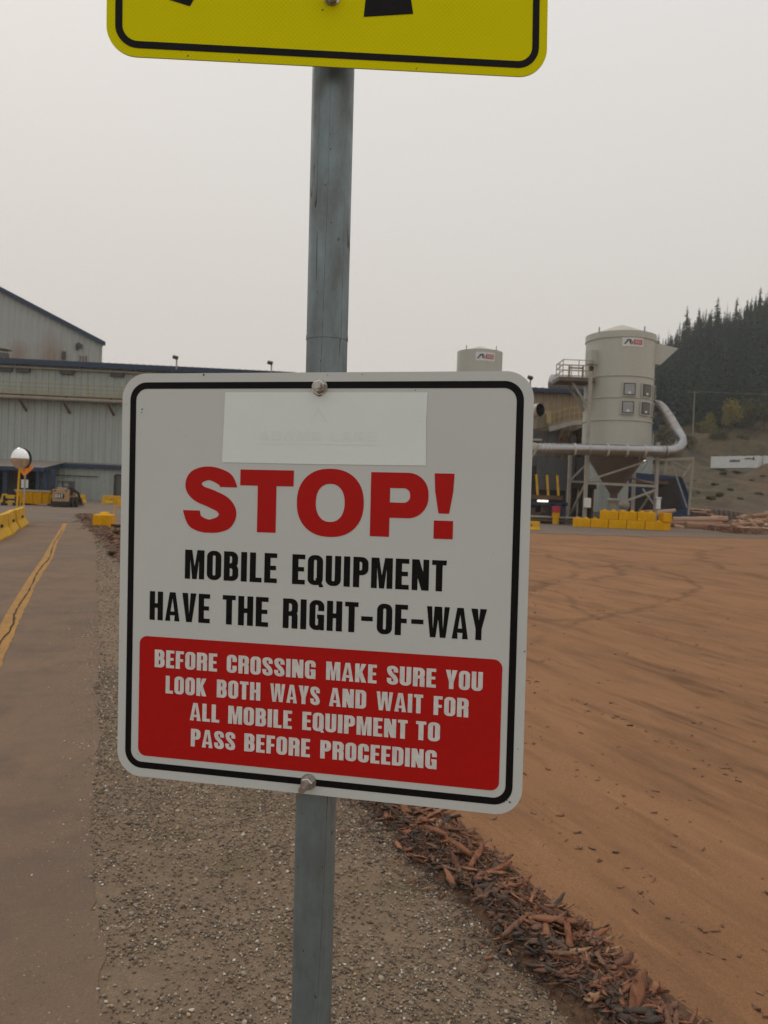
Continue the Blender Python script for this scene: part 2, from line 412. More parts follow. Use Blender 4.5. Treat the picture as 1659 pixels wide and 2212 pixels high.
        if ch == 'S':
            h = s / 2 * .94; a, b = h, w_ - h
            p = [(b, .655), (b, .74), (b - .02, .86), (w_ / 2, 1 - t / 2), (a + .02, .87), (a, .75), (a + .05, .61), (w_ / 2, .50), (b - .05, .39), (b, .25), (b - .02, .13), (w_ / 2, t / 2), (a + .02, .14), (a, .26), (a, .345)]
            rr_ = [h, h, h * .9, h * .86, h, h, h * 1.05, h * 1.08, h * 1.05, h, h, h * .86, h * .9, h, h]
            return _mn(sd_path(X, Y, p[4:11], rr_[4:11]), _mn(_mx(sd_path(X, Y, p[:7], rr_[:7]), -bx(X, Y, w_ * .54, -.2, w_ + .2, .655)), _mx(sd_path(X, Y, p[8:], rr_[8:]), -bx(X, Y, -.2, .345, w_ * .46, 1.2))))
    return outline(fn, 0, w_ + .05, -.1, 1.0), w_
_gc = {}
def g_get(ch, s, t):
    k = (ch, s, t)
    if k not in _gc: _gc[k] = glyph(ch, s, t)
    return _gc[k]
def fill(mb, loops, fx, y):
    """fill loops (even-odd) as faces at local y; fx maps 2-D to local x,z"""
    def area(lp): return abs(sum(lp[i - 1][0] * lp[i][1] - lp[i][0] * lp[i - 1][1] for i in range(len(lp)))) / 2
    def inside(p, lp):
        r_ = False
        for i in range(len(lp)):
            (x1, y1), (x2, y2) = lp[i - 1], lp[i]
            if (y1 > p[1]) != (y2 > p[1]) and p[0] < (x2 - x1) * (p[1] - y1) / (y2 - y1) + x1: r_ = not r_
        return r_
    order = sorted(loops, key=area, reverse=True); groups = []
    for lp in order:
        for g_ in groups:
            if inside(lp[0], g_[0]): g_.append(lp); break
        else: groups.append([lp])
    for g_ in groups:
        L = [[Vector((*fx(p), 0)) for p in lp] for lp in g_]
        flat = [p for lp in L for p in lp]
        mb.add([(p.x, y, p.y) for p in flat], [tuple(t_) for t_ in tessellate_polygon(L)])
IN = .0254
def word(mb, text, x0, x1, y0, h, y, s=.19, t=.155, gap=.085):
    gl = [g_get(c_, s, t) for c_ in text]
    nat = sum(g[1] for g in gl) + gap * (len(gl) - 1); k = (x1 - x0) / nat; x = x0
    for loops, w_ in gl:
        if loops: fill(mb, loops, lambda p, x=x: ((x + p[0] * k - 12) * IN, (y0 + p[1] * h - 12) * IN), y)
        x += (w_ + gap) * k
def rrloop(x0, y0, x1, y1, r, n=10):
    p = []
    for cx_, cy_, a in ((x1 - r, y0 + r, -90), (x1 - r, y1 - r, 0), (x0 + r, y1 - r, 90), (x0 + r, y0 + r, 180)):
        for k in range(n + 1):
            q = R(a + 90 * k / n); p.append((cx_ + r * math.cos(q), cy_ + r * math.sin(q)))
    return p
fxi = lambda p: ((p[0] - 12) * IN, (p[1] - 12) * IN)
def plate(root, name, mats, r=1.5, th=.002, size=24):
    mb = MB(); lp = rrloop(12 - size / 2, 12 - size / 2, 12 + size / 2, 12 + size / 2, r, 14); n = len(lp)
    q = [fxi(p) for p in lp]
    mb.add([(x, 0, z) for x, z in q], [tuple(range(n))], 0)
    mb.add([(x, th, z) for x, z in q], [tuple(range(n))[::-1]], 1)
    mb.add([(x, 0, z) for x, z in q] + [(x, th, z) for x, z in q], [(k, (k + 1) % n, (k + 1) % n + n, k + n) for k in range(n)], 1)
    return mb.build(name, mats, root)
def flat(root, name, loops, mat, y):
    mb = MB(); fill(mb, loops, fxi, y); return mb.build(name, mat, root)
def hex_bolt(root, X, Y, tilt=(0, 0), ln=.016, name='bolt'):
    mb = MB(); c0 = Vector(((X - 12) * IN, -.0008, (Y - 12) * IN))
    def circ(r_, n, y, off=0): return [(c0.x + r_ * math.cos(2 * math.pi * k / n + off) + tilt[0] * -y, y, c0.z + r_ * math.sin(2 * math.pi * k / n + off) + tilt[1] * -y) for k in range(n)]
    def seg(a, b, n, capn=True):
        mb.add(a + b, [(k, (k + 1) % n, (k + 1) % n + n, k + n) for k in range(n)] + ([tuple(range(n, 2 * n))] if capn else []))
    seg(circ(.0115, 20, -.0004), circ(.0115, 20, -.0022), 20)
    seg(circ(.0095, 6, -.0022, .3), circ(.0095, 6, -.0095, .3), 6)
    seg(circ(.0095, 6, -.0095, .3), circ(.0080, 6, -.0108, .3), 6)
    ys = np.linspace(-.0108, -.0108 - ln, 9)
    for k in range(8):
        seg(circ(.0052 if k % 2 else .0047, 16, ys[k]), circ(.0047 if k % 2 else .0052, 16, ys[k + 1]), 16, k == 7)
    return mb.build(name, M['bolt'], root, smooth=True)

# ------------------------------------------------------------------ the stop sign
def frame(ex, ez, o):
    ex = ex.normalized(); ez = (ez - ex * ez.dot(ex)).normalized(); ey = ez.cross(ex)
    return Matrix(((ex.x, ey.x, ez.x, o.x), (ex.y, ey.y, ez.y, o.y), (ex.z, ey.z, ez.z, o.z), (0, 0, 0, 1)))
k_ = .6096 / .61
c0 = (.59762041, .01803791, -.12093173); c1 = (-.01049327, .6092309, .01640743); t0 = (-.39606977, -.20849812, 1.16130385)
cw = lambda a: cam2w(*a) - EYE
ctr = EYE + (cw(t0) + cw(c0) * .5 + cw(c1) * .5) * k_
T_STOP = frame(cw(c0), -cw(c1), ctr)
ss = thing('stop_sign', 'white square sign reading STOP! in red with a blank white sticker near its top', 'sign', T=T_STOP)
plate(ss, 'panel', [M['sign_white'], M['sign_edge']])
flat(ss, 'border', [rrloop(.52, .52, 23.48, 23.48, 1.05, 12), rrloop(.90, .90, 23.10, 23.10, .70, 12)], M['sign_black'], -.0004)
st = MB(); fill(st, [[(6.50, 22.89), (18.28, 22.87), (18.24, 21.2), (18.27, 20.2), (18.30, 18.87), (12, 18.84), (6.38, 18.85)]], fxi, -.0006)
sto = st.build('sticker', M['patch_white'], ss); sto['label'] = 'blank white sticker with a faint print showing through'
gh = MB(); gx = 8.62
for ch_, wd in (('A', .62), ('D', .6), ('A', .62), ('M', .75), ('S', .58), (' ', .25), ('L', .52), ('A', .6), ('K', .62), ('E', .55)):
    if ch_ != ' ': word(gh, ch_, gx, gx + wd, 20.16, .52, -.0008, .19, .155)
    gx += wd + .13
fill(gh, [[(8.5, 19.98), (15.7, 19.98), (15.7, 19.93), (8.5, 19.93)]], fxi, -.0008)
fill(gh, [[(11.55, 21.2), (12.1, 22.1), (12.65, 21.2), (12.5, 21.2), (12.1, 21.85), (11.7, 21.2)]], fxi, -.0008)
gh.build('faint_print', M['ghost'], sto)
# STOP! drawn at its own proportions (inches)
hl = MB()
def big(fn, x0, x1): fill(hl, outline(fn, x0, x1, 14.6, 18.75, 170), fxi, -.0004)
sp = [(6.79, 17.2), (6.80, 17.42), (6.55, 17.88), (5.62, 18.20), (4.80, 17.95), (4.62, 17.45), (4.98, 17.02), (5.75, 16.73), (6.50, 16.38), (6.80, 15.90), (6.55, 15.38), (5.65, 15.13), (4.80, 15.38), (4.54, 15.98), (4.54, 16.2)]
sr = [.52, .52, .47, .39, .46, .50, .50, .52, .52, .52, .48, .38, .47, .52, .52]
big(lambda X, Y: _mn(sd_path(X, Y, sp[4:11], sr[4:11]), _mn(_mx(sd_path(X, Y, sp[:7], sr[:7]), -sd_box(X, Y, 5.95, 14.5, 9, 17.42)),
                                                           _mx(sd_path(X, Y, sp[8:], sr[8:]), -sd_box(X, Y, 2, 16.02, 5.35, 19)))), 3.8, 7.5)
big(lambda X, Y: _mn(sd_box(X, Y, 7.52, 17.55, 10.74, 18.46), sd_box(X, Y, 8.59, 14.88, 9.72, 18.46)), 7.4, 10.9)
def sq(X, Y, cx_, cy_, a, b, n=2.25): return ((np.abs((X - cx_) / a) ** n + np.abs((Y - cy_) / b) ** n) ** (1 / n) - 1) * min(a, b)
big(lambda X, Y: _mx(sq(X, Y, 12.90, 16.68, 1.95, 1.92), -sq(X, Y, 12.91, 16.68, .84, 1.07)), 10.8, 15)
big(lambda X, Y: _mn(sd_box(X, Y, 15.235, 14.89, 16.33, 18.46), _mx(_mn(sd_box(X, Y, 15.235, 15.95, 17.2, 18.46), sd_rr(X, Y, 15.3, 15.95, 18.48, 18.46, 1.15)),
                                                                    -_mx(_mn(sd_box(X, Y, 16.33, 16.80, 17.05, 17.60), sd_rr(X, Y, 16.2, 16.80, 17.46, 17.60, .36)), -(X - 16.33)))), 15.1, 18.6)
big(lambda X, Y: _mn(sd_poly(X, Y, [(18.79, 18.46), (19.88, 18.46), (19.84, 17.5), (19.64, 16.27), (19.05, 16.27), (18.84, 17.5)]), sd_box(X, Y, 18.81, 14.88, 19.87, 15.88)), 18.7, 20)
hl.build('headline_lettering', M['sign_red'], ss)
bl = MB()
for tx, a, b, y0 in (('MOBILE', 4.18, 9.85, 12.0), ('EQUIPMENT', 10.76, 19.58, 12.0), ('HAVE', 1.97, 5.79, 9.45), ('THE', 6.58, 9.38, 9.45), ('RIGHT', 10.26, 14.69, 9.45),
                     ('-', 14.86, 15.52, 9.45), ('OF', 15.76, 17.50, 9.45), ('-', 17.70, 18.38, 9.45), ('WAY', 18.56, 21.84, 9.45)):
    word(bl, tx, a, b, y0, 1.705, -.0004)
bl.build('message_lettering', M['sign_black'], ss)
rp = flat(ss, 'red_panel', [rrloop(1.36, 1.28, 22.75, 8.46, .48, 10)], M['sign_red'], -.0004)
wl = MB()
for tx, a, b, y0 in (('BEFORE', 2.36, 6.31, 6.65), ('CROSSING', 6.91, 12.28, 6.65), ('MAKE', 12.9, 15.83, 6.66), ('SURE', 16.41, 19.16, 6.67), ('YOU', 19.69, 21.72, 6.67),
                     ('LOOK', 3.09, 5.68, 5.14), ('BOTH', 6.32, 9.0, 5.15), ('WAYS', 9.6, 12.56, 5.17), ('AND', 13.11, 15.26, 5.18), ('WAIT', 15.85, 18.48, 5.18), ('FOR', 19.07, 20.99, 5.17),
                     ('ALL', 4.66, 6.51, 3.66), ('MOBILE', 7.06, 10.94, 3.67), ('EQUIPMENT', 11.56, 17.65, 3.69), ('TO', 18.12, 19.46, 3.70),
                     ('PASS', 4.75, 7.52, 2.12), ('BEFORE', 8.08, 12.05, 2.14), ('PROCEEDING', 12.66, 19.32, 2.15)):
    word(wl, tx, a, b, y0, 1.05, -.0008, .205, .165, .075)
wl.build('instruction_lettering', M['letter_white'], rp)
hex_bolt(ss, 12.15, 23.17, (.08, .04), .009); hex_bolt(ss, 12.02, .74, (-.10, -.12), .017)
def blob(root, X, Y, r, y=-.0006):
    n = 7; ch = MB(); fill(ch, [[(X + r * rng.uniform(.6, 1.2) * math.cos(2 * math.pi * k / n), Y + r * rng.uniform(.6, 1.2) * math.sin(2 * math.pi * k / n)) for k in range(n)]], fxi, y)
    ch.build('paint_chip', M['chip'], root)
for X, Y, r in ((5.14, 23.9, .08), (1.3, 21.9, .05), (1.26, 21.72, .04), (.25, 22.2, .025), (14.6, 23.86, .03), (17.6, 22.98, .035), (23.2, .85, .05), (23.35, .75, .06), (23.05, .72, .04), (23.7, 3.7, .04), (1.35, 1.35, .03), (12.6, 23.85, .03), (17.9, 21.3, .02), (22.1, 14.2, .02), (4.1, 20.4, .02), (23.9, 9, .04), (.08, 8, .03)):
    blob(ss, X, Y, r)
rs = MB()
fill(rs, [[(11.75, 22.86), (12.0, 22.84), (12.35, 22.86), (12.30, 22.70), (12.15, 22.62), (11.95, 22.72)]], fxi, -.0009)
rs.build('rust_stain', M['rust_spot'], ss)

# ------------------------------------------------------------------ the yellow crossing sign above
ya, yr = R(3.9), R(.7)
ycx = lambda u, v, d: cam2w((u - 1512) / 3030 * d, (v - 2016) / 3030 * d, d)
bot = ycx(1302, 263, 1.068)
yx = cw((math.cos(ya) * math.cos(yr), math.sin(yr), math.sin(ya) * math.cos(yr)))
yz = cw((.012, -.9998, -.012)); yz = (yz - yx * yz.dot(yx)).normalized()
T_Y = frame(yx, yz, bot + yz * .3048)
ws = thing('pedestrian_sign', 'fluorescent yellow-green sign with black border and figure, cropped by the top of the photo', 'sign', T=T_Y)
plate(ws, 'panel', [M['sheeting'], M['sign_edge']], 1.6)
flat(ws, 'border', [rrloop(.46, .46, 23.54, 23.54, 1.2, 12), rrloop(.84, .84, 23.16, 23.16, .82, 12)], M['sign_black'], -.0005)
def yin(u, v):                                   # photo point -> inches on this sign
    d = ray(u * 1659 / 3024, v * 1659 / 3024); n_ = T_Y.col[1].xyz; o_ = T_Y.translation
    p = EYE + d * ((o_ - EYE).dot(n_) / d.dot(n_)); q = T_Y.inverted() @ p
    return (q.x / IN + 12, q.z / IN + 12)
r1, r2 = yin(1432, 67), yin(1627, 55); l1, l2 = yin(668, 0), yin(748, 25)
fig = MB()
fill(fig, [[r1, r2, (r2[0] - .2, r2[1] + 1.2), (13.0, 7.5), (12.6, 12.5), (10.6, 12.5), (10.9, 7.0), (r1[0] + .1, r1[1] + 1.1)]], fxi, -.0005)
fill(fig, [[(l1[0] - 1.1, l1[1] + .45), l1, l2, (l2[0] + 1.2, l2[1] + 2.2), (10.7, 7.4), (10.5, 9.2), (8.3, 6.5)]], fxi, -.0005)
fill(fig, [[(10.2, 12.6), (12.9, 12.6), (13.6, 17.6), (12.2, 18.6), (10.4, 18.0)]], fxi, -.0005)
fill(fig, [[(13.6, 17.4), (15.4, 14.6), (17.6, 13.8), (17.9, 14.6), (16.0, 15.6), (14.2, 18.4)]], fxi, -.0005)
fill(fig, [[(10.5, 17.8), (8.2, 16.6), (7.4, 13.8), (8.2, 13.5), (9.2, 15.8), (10.6, 16.6)]], fxi, -.0005)
fill(fig, [[(12.2 + 1.45 * math.cos(k * math.pi / 12), 20.5 + 1.45 * math.sin(k * math.pi / 12)) for k in range(24)]], fxi, -.0005)
fig.build('walking_figure', M['sign_black'], ws)
bq = yin(1307, -6); hex_bolt(ws, bq[0], bq[1] + .05, (-.1, -.15), .012); hex_bolt(ws, 12.1, 21.6, (0, 0), .012)
for u, v, r in ((740, 220, .05), (941, 237, .05), (1640, 270, .04), (1270, 40, .05), (712, 200, .03)): blob(ws, *yin(u, v), r)

# ------------------------------------------------------------------ the post
pa = ycx(1285, 1463, 1.1335); pb = ycx(1245.5, 3140, 1.1515)
pdir = (pa - pb).normalized()
p_low = pb + pdir * ((-.02 - pb.z) / pdir.z); p_join = ycx(1284, 1330, 1.130)
p_join = pb + pdir * (p_join - pb).dot(pdir); p_top = pb + pdir * 2.05
sp_ = thing('sign_post', 'round galvanised steel post carrying the two road signs', 'post', loc=p_low)
mb = MB(); L0 = (p_join - p_low); steps = 24
mb.tube([L0 * (k / steps) for k in range(steps + 1)], .0302, 40); mb.build('lower_tube', M['post'], sp_, smooth=True)
mb = MB(); L1 = (p_top - p_low)
mb.tube([L0 + (L1 - L0) * (k / 12) for k in range(13)], [.0303 + .0012 * k / 12 for k in range(13)], 40); mb.build('upper_tube', M['post'], sp_, smooth=True)
mb = MB(); mb.tube([L0 - pdir * .004, L0 + pdir * .002], .0309, 40); mb.build('joint_ring', M['post'], sp_, smooth=True)
# ------------------------------------------------------------------ ground materials
def ground_mat(name, a, b, c_, s1, s2, bump=.4, grit=220, rot=0, stretch=1.0, rough=.95, pale=None, arcs=(), streak=0.0, moss=None):
    m = NM(name)
    v = m.coord((1, 1 / stretch, 1), (0, 0, rot), vt='TEXTURE'); v0 = m.coord()
    n1 = m.noise(v, s1, 6, .6); n2 = m.noise(v, s2, 5, .65); n3 = m.noise(v0, grit, 3, .7)
    col = m.mix(m.fr(n1, .35, .65), a, b)
    col = m.mix(m.fr(n2, .48, .75, 0, .8), col, c_)
    if pale: col = m.mix(m.fr(m.noise(v0, grit * .45, 2, .5), .66, .74, 0, .75), col, pale)
    if moss: col = m.mix(m.fr(m.noise(v0, 2.3, 4), .55, .72, 0, .7), col, moss)
    if streak:                                   # long thin drag marks along the way the machines travel
        vs_ = m.coord((1, 9, 1), (0, 0, rot), vt='TEXTURE')
        k1, k2 = m.noise(vs_, 7, 4, .7), m.noise(vs_, 2.2, 4, .6)
        gate = m.fr(m.noise(v0, .5, 3), .38, .6)
        sk = m.math('MULTIPLY', m.math('MAXIMUM', m.fr(k1, .56, .68, 0, .75), m.fr(k2, .57, .66, 0, .8)), gate)
        col = m.mix(m.math('MULTIPLY', sk, streak), col, tuple(x * .8 for x in c_))
        col = m.mix(m.math('MULTIPLY', m.fr(k1, .42, .30, 0, .5), streak), col, tuple(x * 1.25 for x in a))
        n3 = m.math('SUBTRACT', m.math('ADD', n3, m.math('MULTIPLY', m.noise(v0, 28, 4, .7), .8)), m.math('MULTIPLY', sk, 1.2))
    dk = m.fr(n3, .3, .7, .78, 1.2) if not streak else m.fr(m.noise(v0, grit, 3, .7), .3, .7, .78, 1.2)
    if arcs:                                     # tyre tracks pressed into the dirt
        sp3 = m.n('ShaderNodeSeparateXYZ'); m.l(v0, sp3.inputs[0]); acc = None
        wob = m.math('MULTIPLY', m.math('SUBTRACT', m.noise(v0, .5, 5), .5), 1.6)
        for cx_, cy_, rad, wd, st in arcs:
            d = m.math('SQRT', m.math('ADD', m.math('POWER', m.math('SUBTRACT', sp3.outputs[0], cx_), 2.0), m.math('POWER', m.math('SUBTRACT', sp3.outputs[1], cy_), 2.0)))
            d = m.math('ABSOLUTE', m.math('ADD', m.math('SUBTRACT', d, rad), wob))
            k = m.fr(d, 0.0, wd, st, 0.0)
            acc = k if acc is None else m.math('MAXIMUM', acc, k)
        acc = m.math('MULTIPLY', acc, m.fr(m.noise(v0, .35, 3), .36, .50))
        col = m.mix(acc, col, tuple(x * .55 for x in c_))
        n3b = m.math('SUBTRACT', n3, acc)
    else: n3b = n3
    x = m.n('ShaderNodeVectorMath'); x.operation = 'SCALE'; m.l(col, x.inputs[0]); m.l(dk, x.inputs['Scale'])
    nb = m.bump(n2, bump * .5, .03); m.bump(n3b, bump, .006, nb)
    m.b.inputs['Specular IOR Level'].default_value = .15
    return m.done(x.outputs[0], rough)

AZ = R(22)                                       # the path, berm and ruts run this far left of straight ahead
PD = Vector((-math.sin(AZ), math.cos(AZ), 0)); PN = Vector((math.cos(AZ), math.sin(AZ), 0))
arcs = []
for (px, py, rad, wd, st) in ((1290, 1250, 9, .16, .5), (1230, 1215, 14, .2, .5), (1600, 1235, 22, .25, .5), (1420, 1220, 30, .25, .5), (1380, 1190, 40, .35, .45), (1500, 1275, 12, .15, .45), (1200, 1285, 7, .13, .45)):
    g = gnd(px, py); a_ = rng.uniform(0, 6.28)
    arcs.append((g.x + rad * math.cos(a_), g.y + rad * math.sin(a_), rad, wd, st))
M['yard'] = ground_mat('yard_dirt', (0.3114, 0.1609, 0.0794), (0.2539, 0.1332, 0.0676), (0.1485, 0.0766, 0.0397), .6, 2.4, .7, 120, AZ, .16, arcs=arcs, streak=.85)
M['path'] = ground_mat('dusty_asphalt', (0.1704, 0.1223, 0.0886), (0.2229, 0.1471, 0.0986), (0.1267, 0.0966, 0.0752), .5, 1.8, .7, 200, 0, 1, pale=(0.2797, 0.2308, 0.1839), streak=.25)
M['apron'] = ground_mat('grey_lot', (.165, .132, .108), (.21, .150, .108), (.122, .104, .092), .12, .5, .3, 60)
M['gravel'] = ground_mat('gravel_bed', (0.2132, 0.153, 0.105), (0.2548, 0.1816, 0.122), (0.1352, 0.0969, 0.066), 1.3, 14, 1.0, 150, pale=(0.3536, 0.306, 0.25), moss=(0.1248, 0.102, 0.05))
M['mulch'] = ground_mat('rotted_bark', (.12, .070, .045), (.16, .092, .056), (.07, .045, .033), 3, 18, 1, 120)
M['land'] = ground_mat('far_ground', (.17, .12, .08), (.15, .11, .07), (.11, .08, .055), .02, .1, .2, 10)
M['line'] = ground_mat('yellow_line_paint', (.44, .235, .065), (.34, .19, .07), (.21, .14, .085), 2.2, 11, .5, 130, pale=(.50, .36, .18))
M['faint'] = ground_mat('worn_line_paint', (.28, .20, .14), (.24, .17, .12), (.2, .14, .1), 1, 4, .3, 160)
M['crack'] = ground_mat('crack_dirt', (.05, .038, .028), (.075, .055, .04), (.035, .028, .022), 6, 30, 1, 200)

# ------------------------------------------------------------------ ground sheets
def lines(fine0, fine1, step, lo, hi, grow=1.16):
    a = list(np.arange(fine0, fine1, step)); s_ = step
    while a[-1] < hi: s_ *= grow; a.append(a[-1] + s_)
    s_ = step; b = [a[0]]
    while b[-1] > lo: s_ *= grow; b.append(b[-1] - s_)
    return np.array(b[:0:-1] + a)
def vnoise(x, y, seed):                          # smooth value noise
    r_ = np.random.default_rng(seed); g = r_.random((64, 64))
    xi, yi = np.floor(x).astype(int), np.floor(y).astype(int); fx_, fy_ = x - xi, y - yi
    fx_, fy_ = fx_ * fx_ * (3 - 2 * fx_), fy_ * fy_ * (3 - 2 * fy_)
    q = lambda i, j: g[i % 64, j % 64]
    return (q(xi, yi) * (1 - fx_) + q(xi + 1, yi) * fx_) * (1 - fy_) + (q(xi, yi + 1) * (1 - fx_) + q(xi + 1, yi + 1) * fx_) * fy_
Bc = [gnd(1352, 2186), gnd(918, 1794)]           # the bark windrow's centre line
BD = (gnd(250, 1170) - Bc[0]); BD.z = 0; BD.normalize(); BN = Vector((BD.y, -BD.x, 0))   # BN points to the yard
B0 = Bc[0].copy(); B0.z = 0
def yard_z(x, y):
    c_ = (x - B0.x) * BN.x + (y - B0.y) * BN.y; s_ = (x - B0.x) * BD.x + (y - B0.y) * BD.y
    near = np.clip((c_ - .25) / .5, 0, 1) * np.clip((60 - np.hypot(x, y)) / 40, 0, 1)
    z = (vnoise(x * 1.3, y * 1.3, 3) - .5) * .022 + (vnoise(x * 5, y * 5, 4) - .5) * .010
    r_ = 0
    for k, (off, dep) in enumerate(((.9, .02), (1.5, .016), (2.3, .026), (3.0, .018), (3.9, .024), (4.8, .02), (5.6, .026), (6.9, .03), (8.3, .03))):
        w_ = off + (vnoise(s_ * .35 + k * 7, s_ * 0 + k, 11) - .5) * .7 + s_ * (.05 + .02 * (k % 3))
        g = np.exp(-((c_ - w_) / .09) ** 2); r_ = r_ - 1.5 * dep * g + dep * .9 * (np.exp(-((c_ - w_ - .15) / .06) ** 2)) * (.4 + .6 * vnoise(s_ * 9, s_ * 0 + k, 5))
    return (z + r_ * vnoise(x * .7, y * .7, 9)) * near
xs = lines(-.6, 9.0, .055, -500, 900); ys = lines(1.6, 15.0, .06, -120, 1600)
X, Y = np.meshgrid(xs, ys); Z = yard_z(X, Y)
nx = len(xs); idx = np.arange(len(ys) * nx).reshape(len(ys), nx)
F = np.stack([idx[:-1, :-1], idx[:-1, 1:], idx[1:, 1:], idx[1:, :-1]], -1).reshape(-1, 4)
tag(raw_mesh('yard_ground', np.stack([X, Y, Z - .012], -1).reshape(-1, 3), F, M['yard'], smooth=True), kind='structure')

def jag(pts, step, amp, seed):
    """resample a polyline with uneven edge"""
    r_ = random.Random(seed); o_ = []; pts = [Vector((p[0], p[1], 0)) for p in pts]
    for a, b in zip(pts[:-1], pts[1:]):
        a, b = Vector(a), Vector(b); n = max(1, int((b - a).length / step)); t = (b - a).normalized() if (b - a).length > 1e-6 else Vector((0, 1, 0)); nn = Vector((-t.y, t.x, 0))
        for k in range(n): o_.append(a + (b - a) * (k / n) + nn * r_.uniform(-amp, amp))
    o_.append(Vector(pts[-1])); return o_
def sheet(name, pts, z, mat, kind='structure'):
    L = [Vector((p[0], p[1], 0)) for p in pts]
    mb = MB(); mb.add([(p.x, p.y, z) for p in L], [tuple(t_) for t_ in tessellate_polygon([L])]); o = mb.build(name, mat)
    me = o.data
    for p in me.polygons:
        if p.normal.z < 0: p.flip()
    return tag(o, kind=kind)
# grey lot in front of the buildings, dust over its front edge
lot = jag([(-75, 88), (-75, 36), tuple(gnd(0, 1128)), tuple(gnd(140, 1127)), tuple(gnd(262, 1126)), (2, 45), tuple(gnd(1145, 1151)), tuple(gnd(1300, 1157)), tuple(gnd(1480, 1160)), (38, 54), (42, 70), (42, 140), (-75, 140), (-75, 88)], 1.2, .35, 5)
sheet('grey_lot', lot, .000, M['apron'])
pe = [(198, 1128.5), (200, 1139), (209, 1190), (209, 1250), (214, 1400), (211, 1600), (205, 1800), (206, 2000), (234, 2212)]
edge = jag([tuple(gnd(*p)) for p in pe], .035, .004, 8)
for k_, q in enumerate(edge):
    a_ = (float(vnoise(np.array(k_ * .11), np.array(.5), 31)) - .5) * .09 + (float(vnoise(np.array(k_ * .5), np.array(.5), 32)) - .5) * .035
    edge[k_] = q + PN * a_
e_end = gnd(234, 2212)
path = edge + [e_end - PD * 6] + [e_end - PD * 6 - PN * 9, gnd(-700, 1128.5)]
sheet('asphalt_path', path, .008, M['path'])
# gravel shoulder between path and windrow
ge = edge + [e_end - PD * 6]
far_b = B0 + BD * 46
shoulder = [p - PN * .12 for p in ge] + [B0 - BD * 4, B0 + BD * 3, B0 + BD * 8, far_b]
sheet('gravel_shoulder', jag(shoulder[-4:], .06, .03, 4) + shoulder[:len(ge)], .004, M['gravel'])
# painted line, two strips either side of a crack
lc = [(140, 1131, 9), (137, 1140, 10.5), (120, 1168, 13), (101, 1209, 22), (64, 1265, 26), (30, 1330, 36), (0, 1392, 44), (-60, 1520, 60)]
Lp = [gnd(px - w_ / 2, py) for px, py, w_ in lc]; Rp = [gnd(px + w_ / 2, py) for px, py, w_ in lc]
def dense(p, n=14): return [p[i] + (p[i + 1] - p[i]) * (k / n) for i in range(len(p) - 1) for k in range(n)] + [p[-1]]
Ld, Rd = dense(Lp), dense(Rp); mid = []
for i, (a, b) in enumerate(zip(Ld, Rd)): mid.append(a + (b - a) * (.60 + .10 * math.sin(i * .35) + rng.uniform(-.035, .035)))
def strip(name, A, B, z, mat, jl=0, jr=0):
    mb = MB(); va = [a + (b - a) * rng.uniform(-jl, jl) for a, b in zip(A, B)]; vb = [b + (b - a) * rng.uniform(-jr, jr) for a, b in zip(A, B)]
    n = len(A); mb.add([(p.x, p.y, z) for p in va + vb], [(i, i + n, i + n + 1, i + 1) for i in range(n - 1)])
    o = mb.build(name, mat)
    for p in o.data.polygons:
        if p.normal.z < 0: p.flip()
    return tag(o, kind='structure')
strip('yellow_line', Ld, Rd, .012, M['line'], .012, .06)
ca = [m_ - (b - a) * rng.uniform(.015, .10) for m_, a, b in zip(mid, Ld, Rd)]; cb = [m_ + (b - a) * rng.uniform(.015, .08) for m_, a, b in zip(mid, Ld, Rd)]
strip('path_crack', ca[18:], cb[18:], .016, M['crack'])
q = [gnd(64, 1130), gnd(140, 1127.5), gnd(190, 1127)]; strip('worn_cross_line', [p + Vector((0, .12, 0)) for p in q], [p - Vector((0, .12, 0)) for p in q], .012, M['faint'])
q = [gnd(140, 1130), gnd(192, 1120), gnd(262, 1112)]; strip('worn_cross_line', [p + Vector((0, .2, 0)) for p in q], [p - Vector((0, .2, 0)) for p in q], .013, M['faint'])

# ------------------------------------------------------------------ loose stones, bark, wood debris
def icos(jit, seed):
    bm = bmesh.new(); bmesh.ops.create_icosphere(bm, subdivisions=1, radius=1)
    r_ = random.Random(seed); v = np.array([tuple(x.co * r_.uniform(1 - jit, 1 + jit)) for x in bm.verts]); f = np.array([[x.index for x in p.verts] for p in bm.faces]); bm.free(); return v, f
STONES = [icos(.28, k) for k in range(5)]
def rotm(n, tilt=1.0):
    a = nr.uniform(0, 2 * np.pi, n); b = nr.normal(0, .5, n) * tilt; c_ = nr.normal(0, .5, n) * tilt
    ca, sa, cb_, sb, cc, sc_ = np.cos(a), np.sin(a), np.cos(b), np.sin(b), np.cos(c_), np.sin(c_)
    Rz = np.zeros((n, 3, 3)); Rz[:, 0, 0] = ca; Rz[:, 0, 1] = -sa; Rz[:, 1, 0] = sa; Rz[:, 1, 1] = ca; Rz[:, 2, 2] = 1
    Ry = np.zeros((n, 3, 3)); Ry[:, 0, 0] = cb_; Ry[:, 0, 2] = sb; Ry[:, 2, 0] = -sb; Ry[:, 2, 2] = cb_; Ry[:, 1, 1] = 1
    Rx = np.zeros((n, 3, 3)); Rx[:, 1, 1] = cc; Rx[:, 1, 2] = -sc_; Rx[:, 2, 1] = sc_; Rx[:, 2, 2] = cc; Rx[:, 0, 0] = 1
    return Rz @ Ry @ Rx
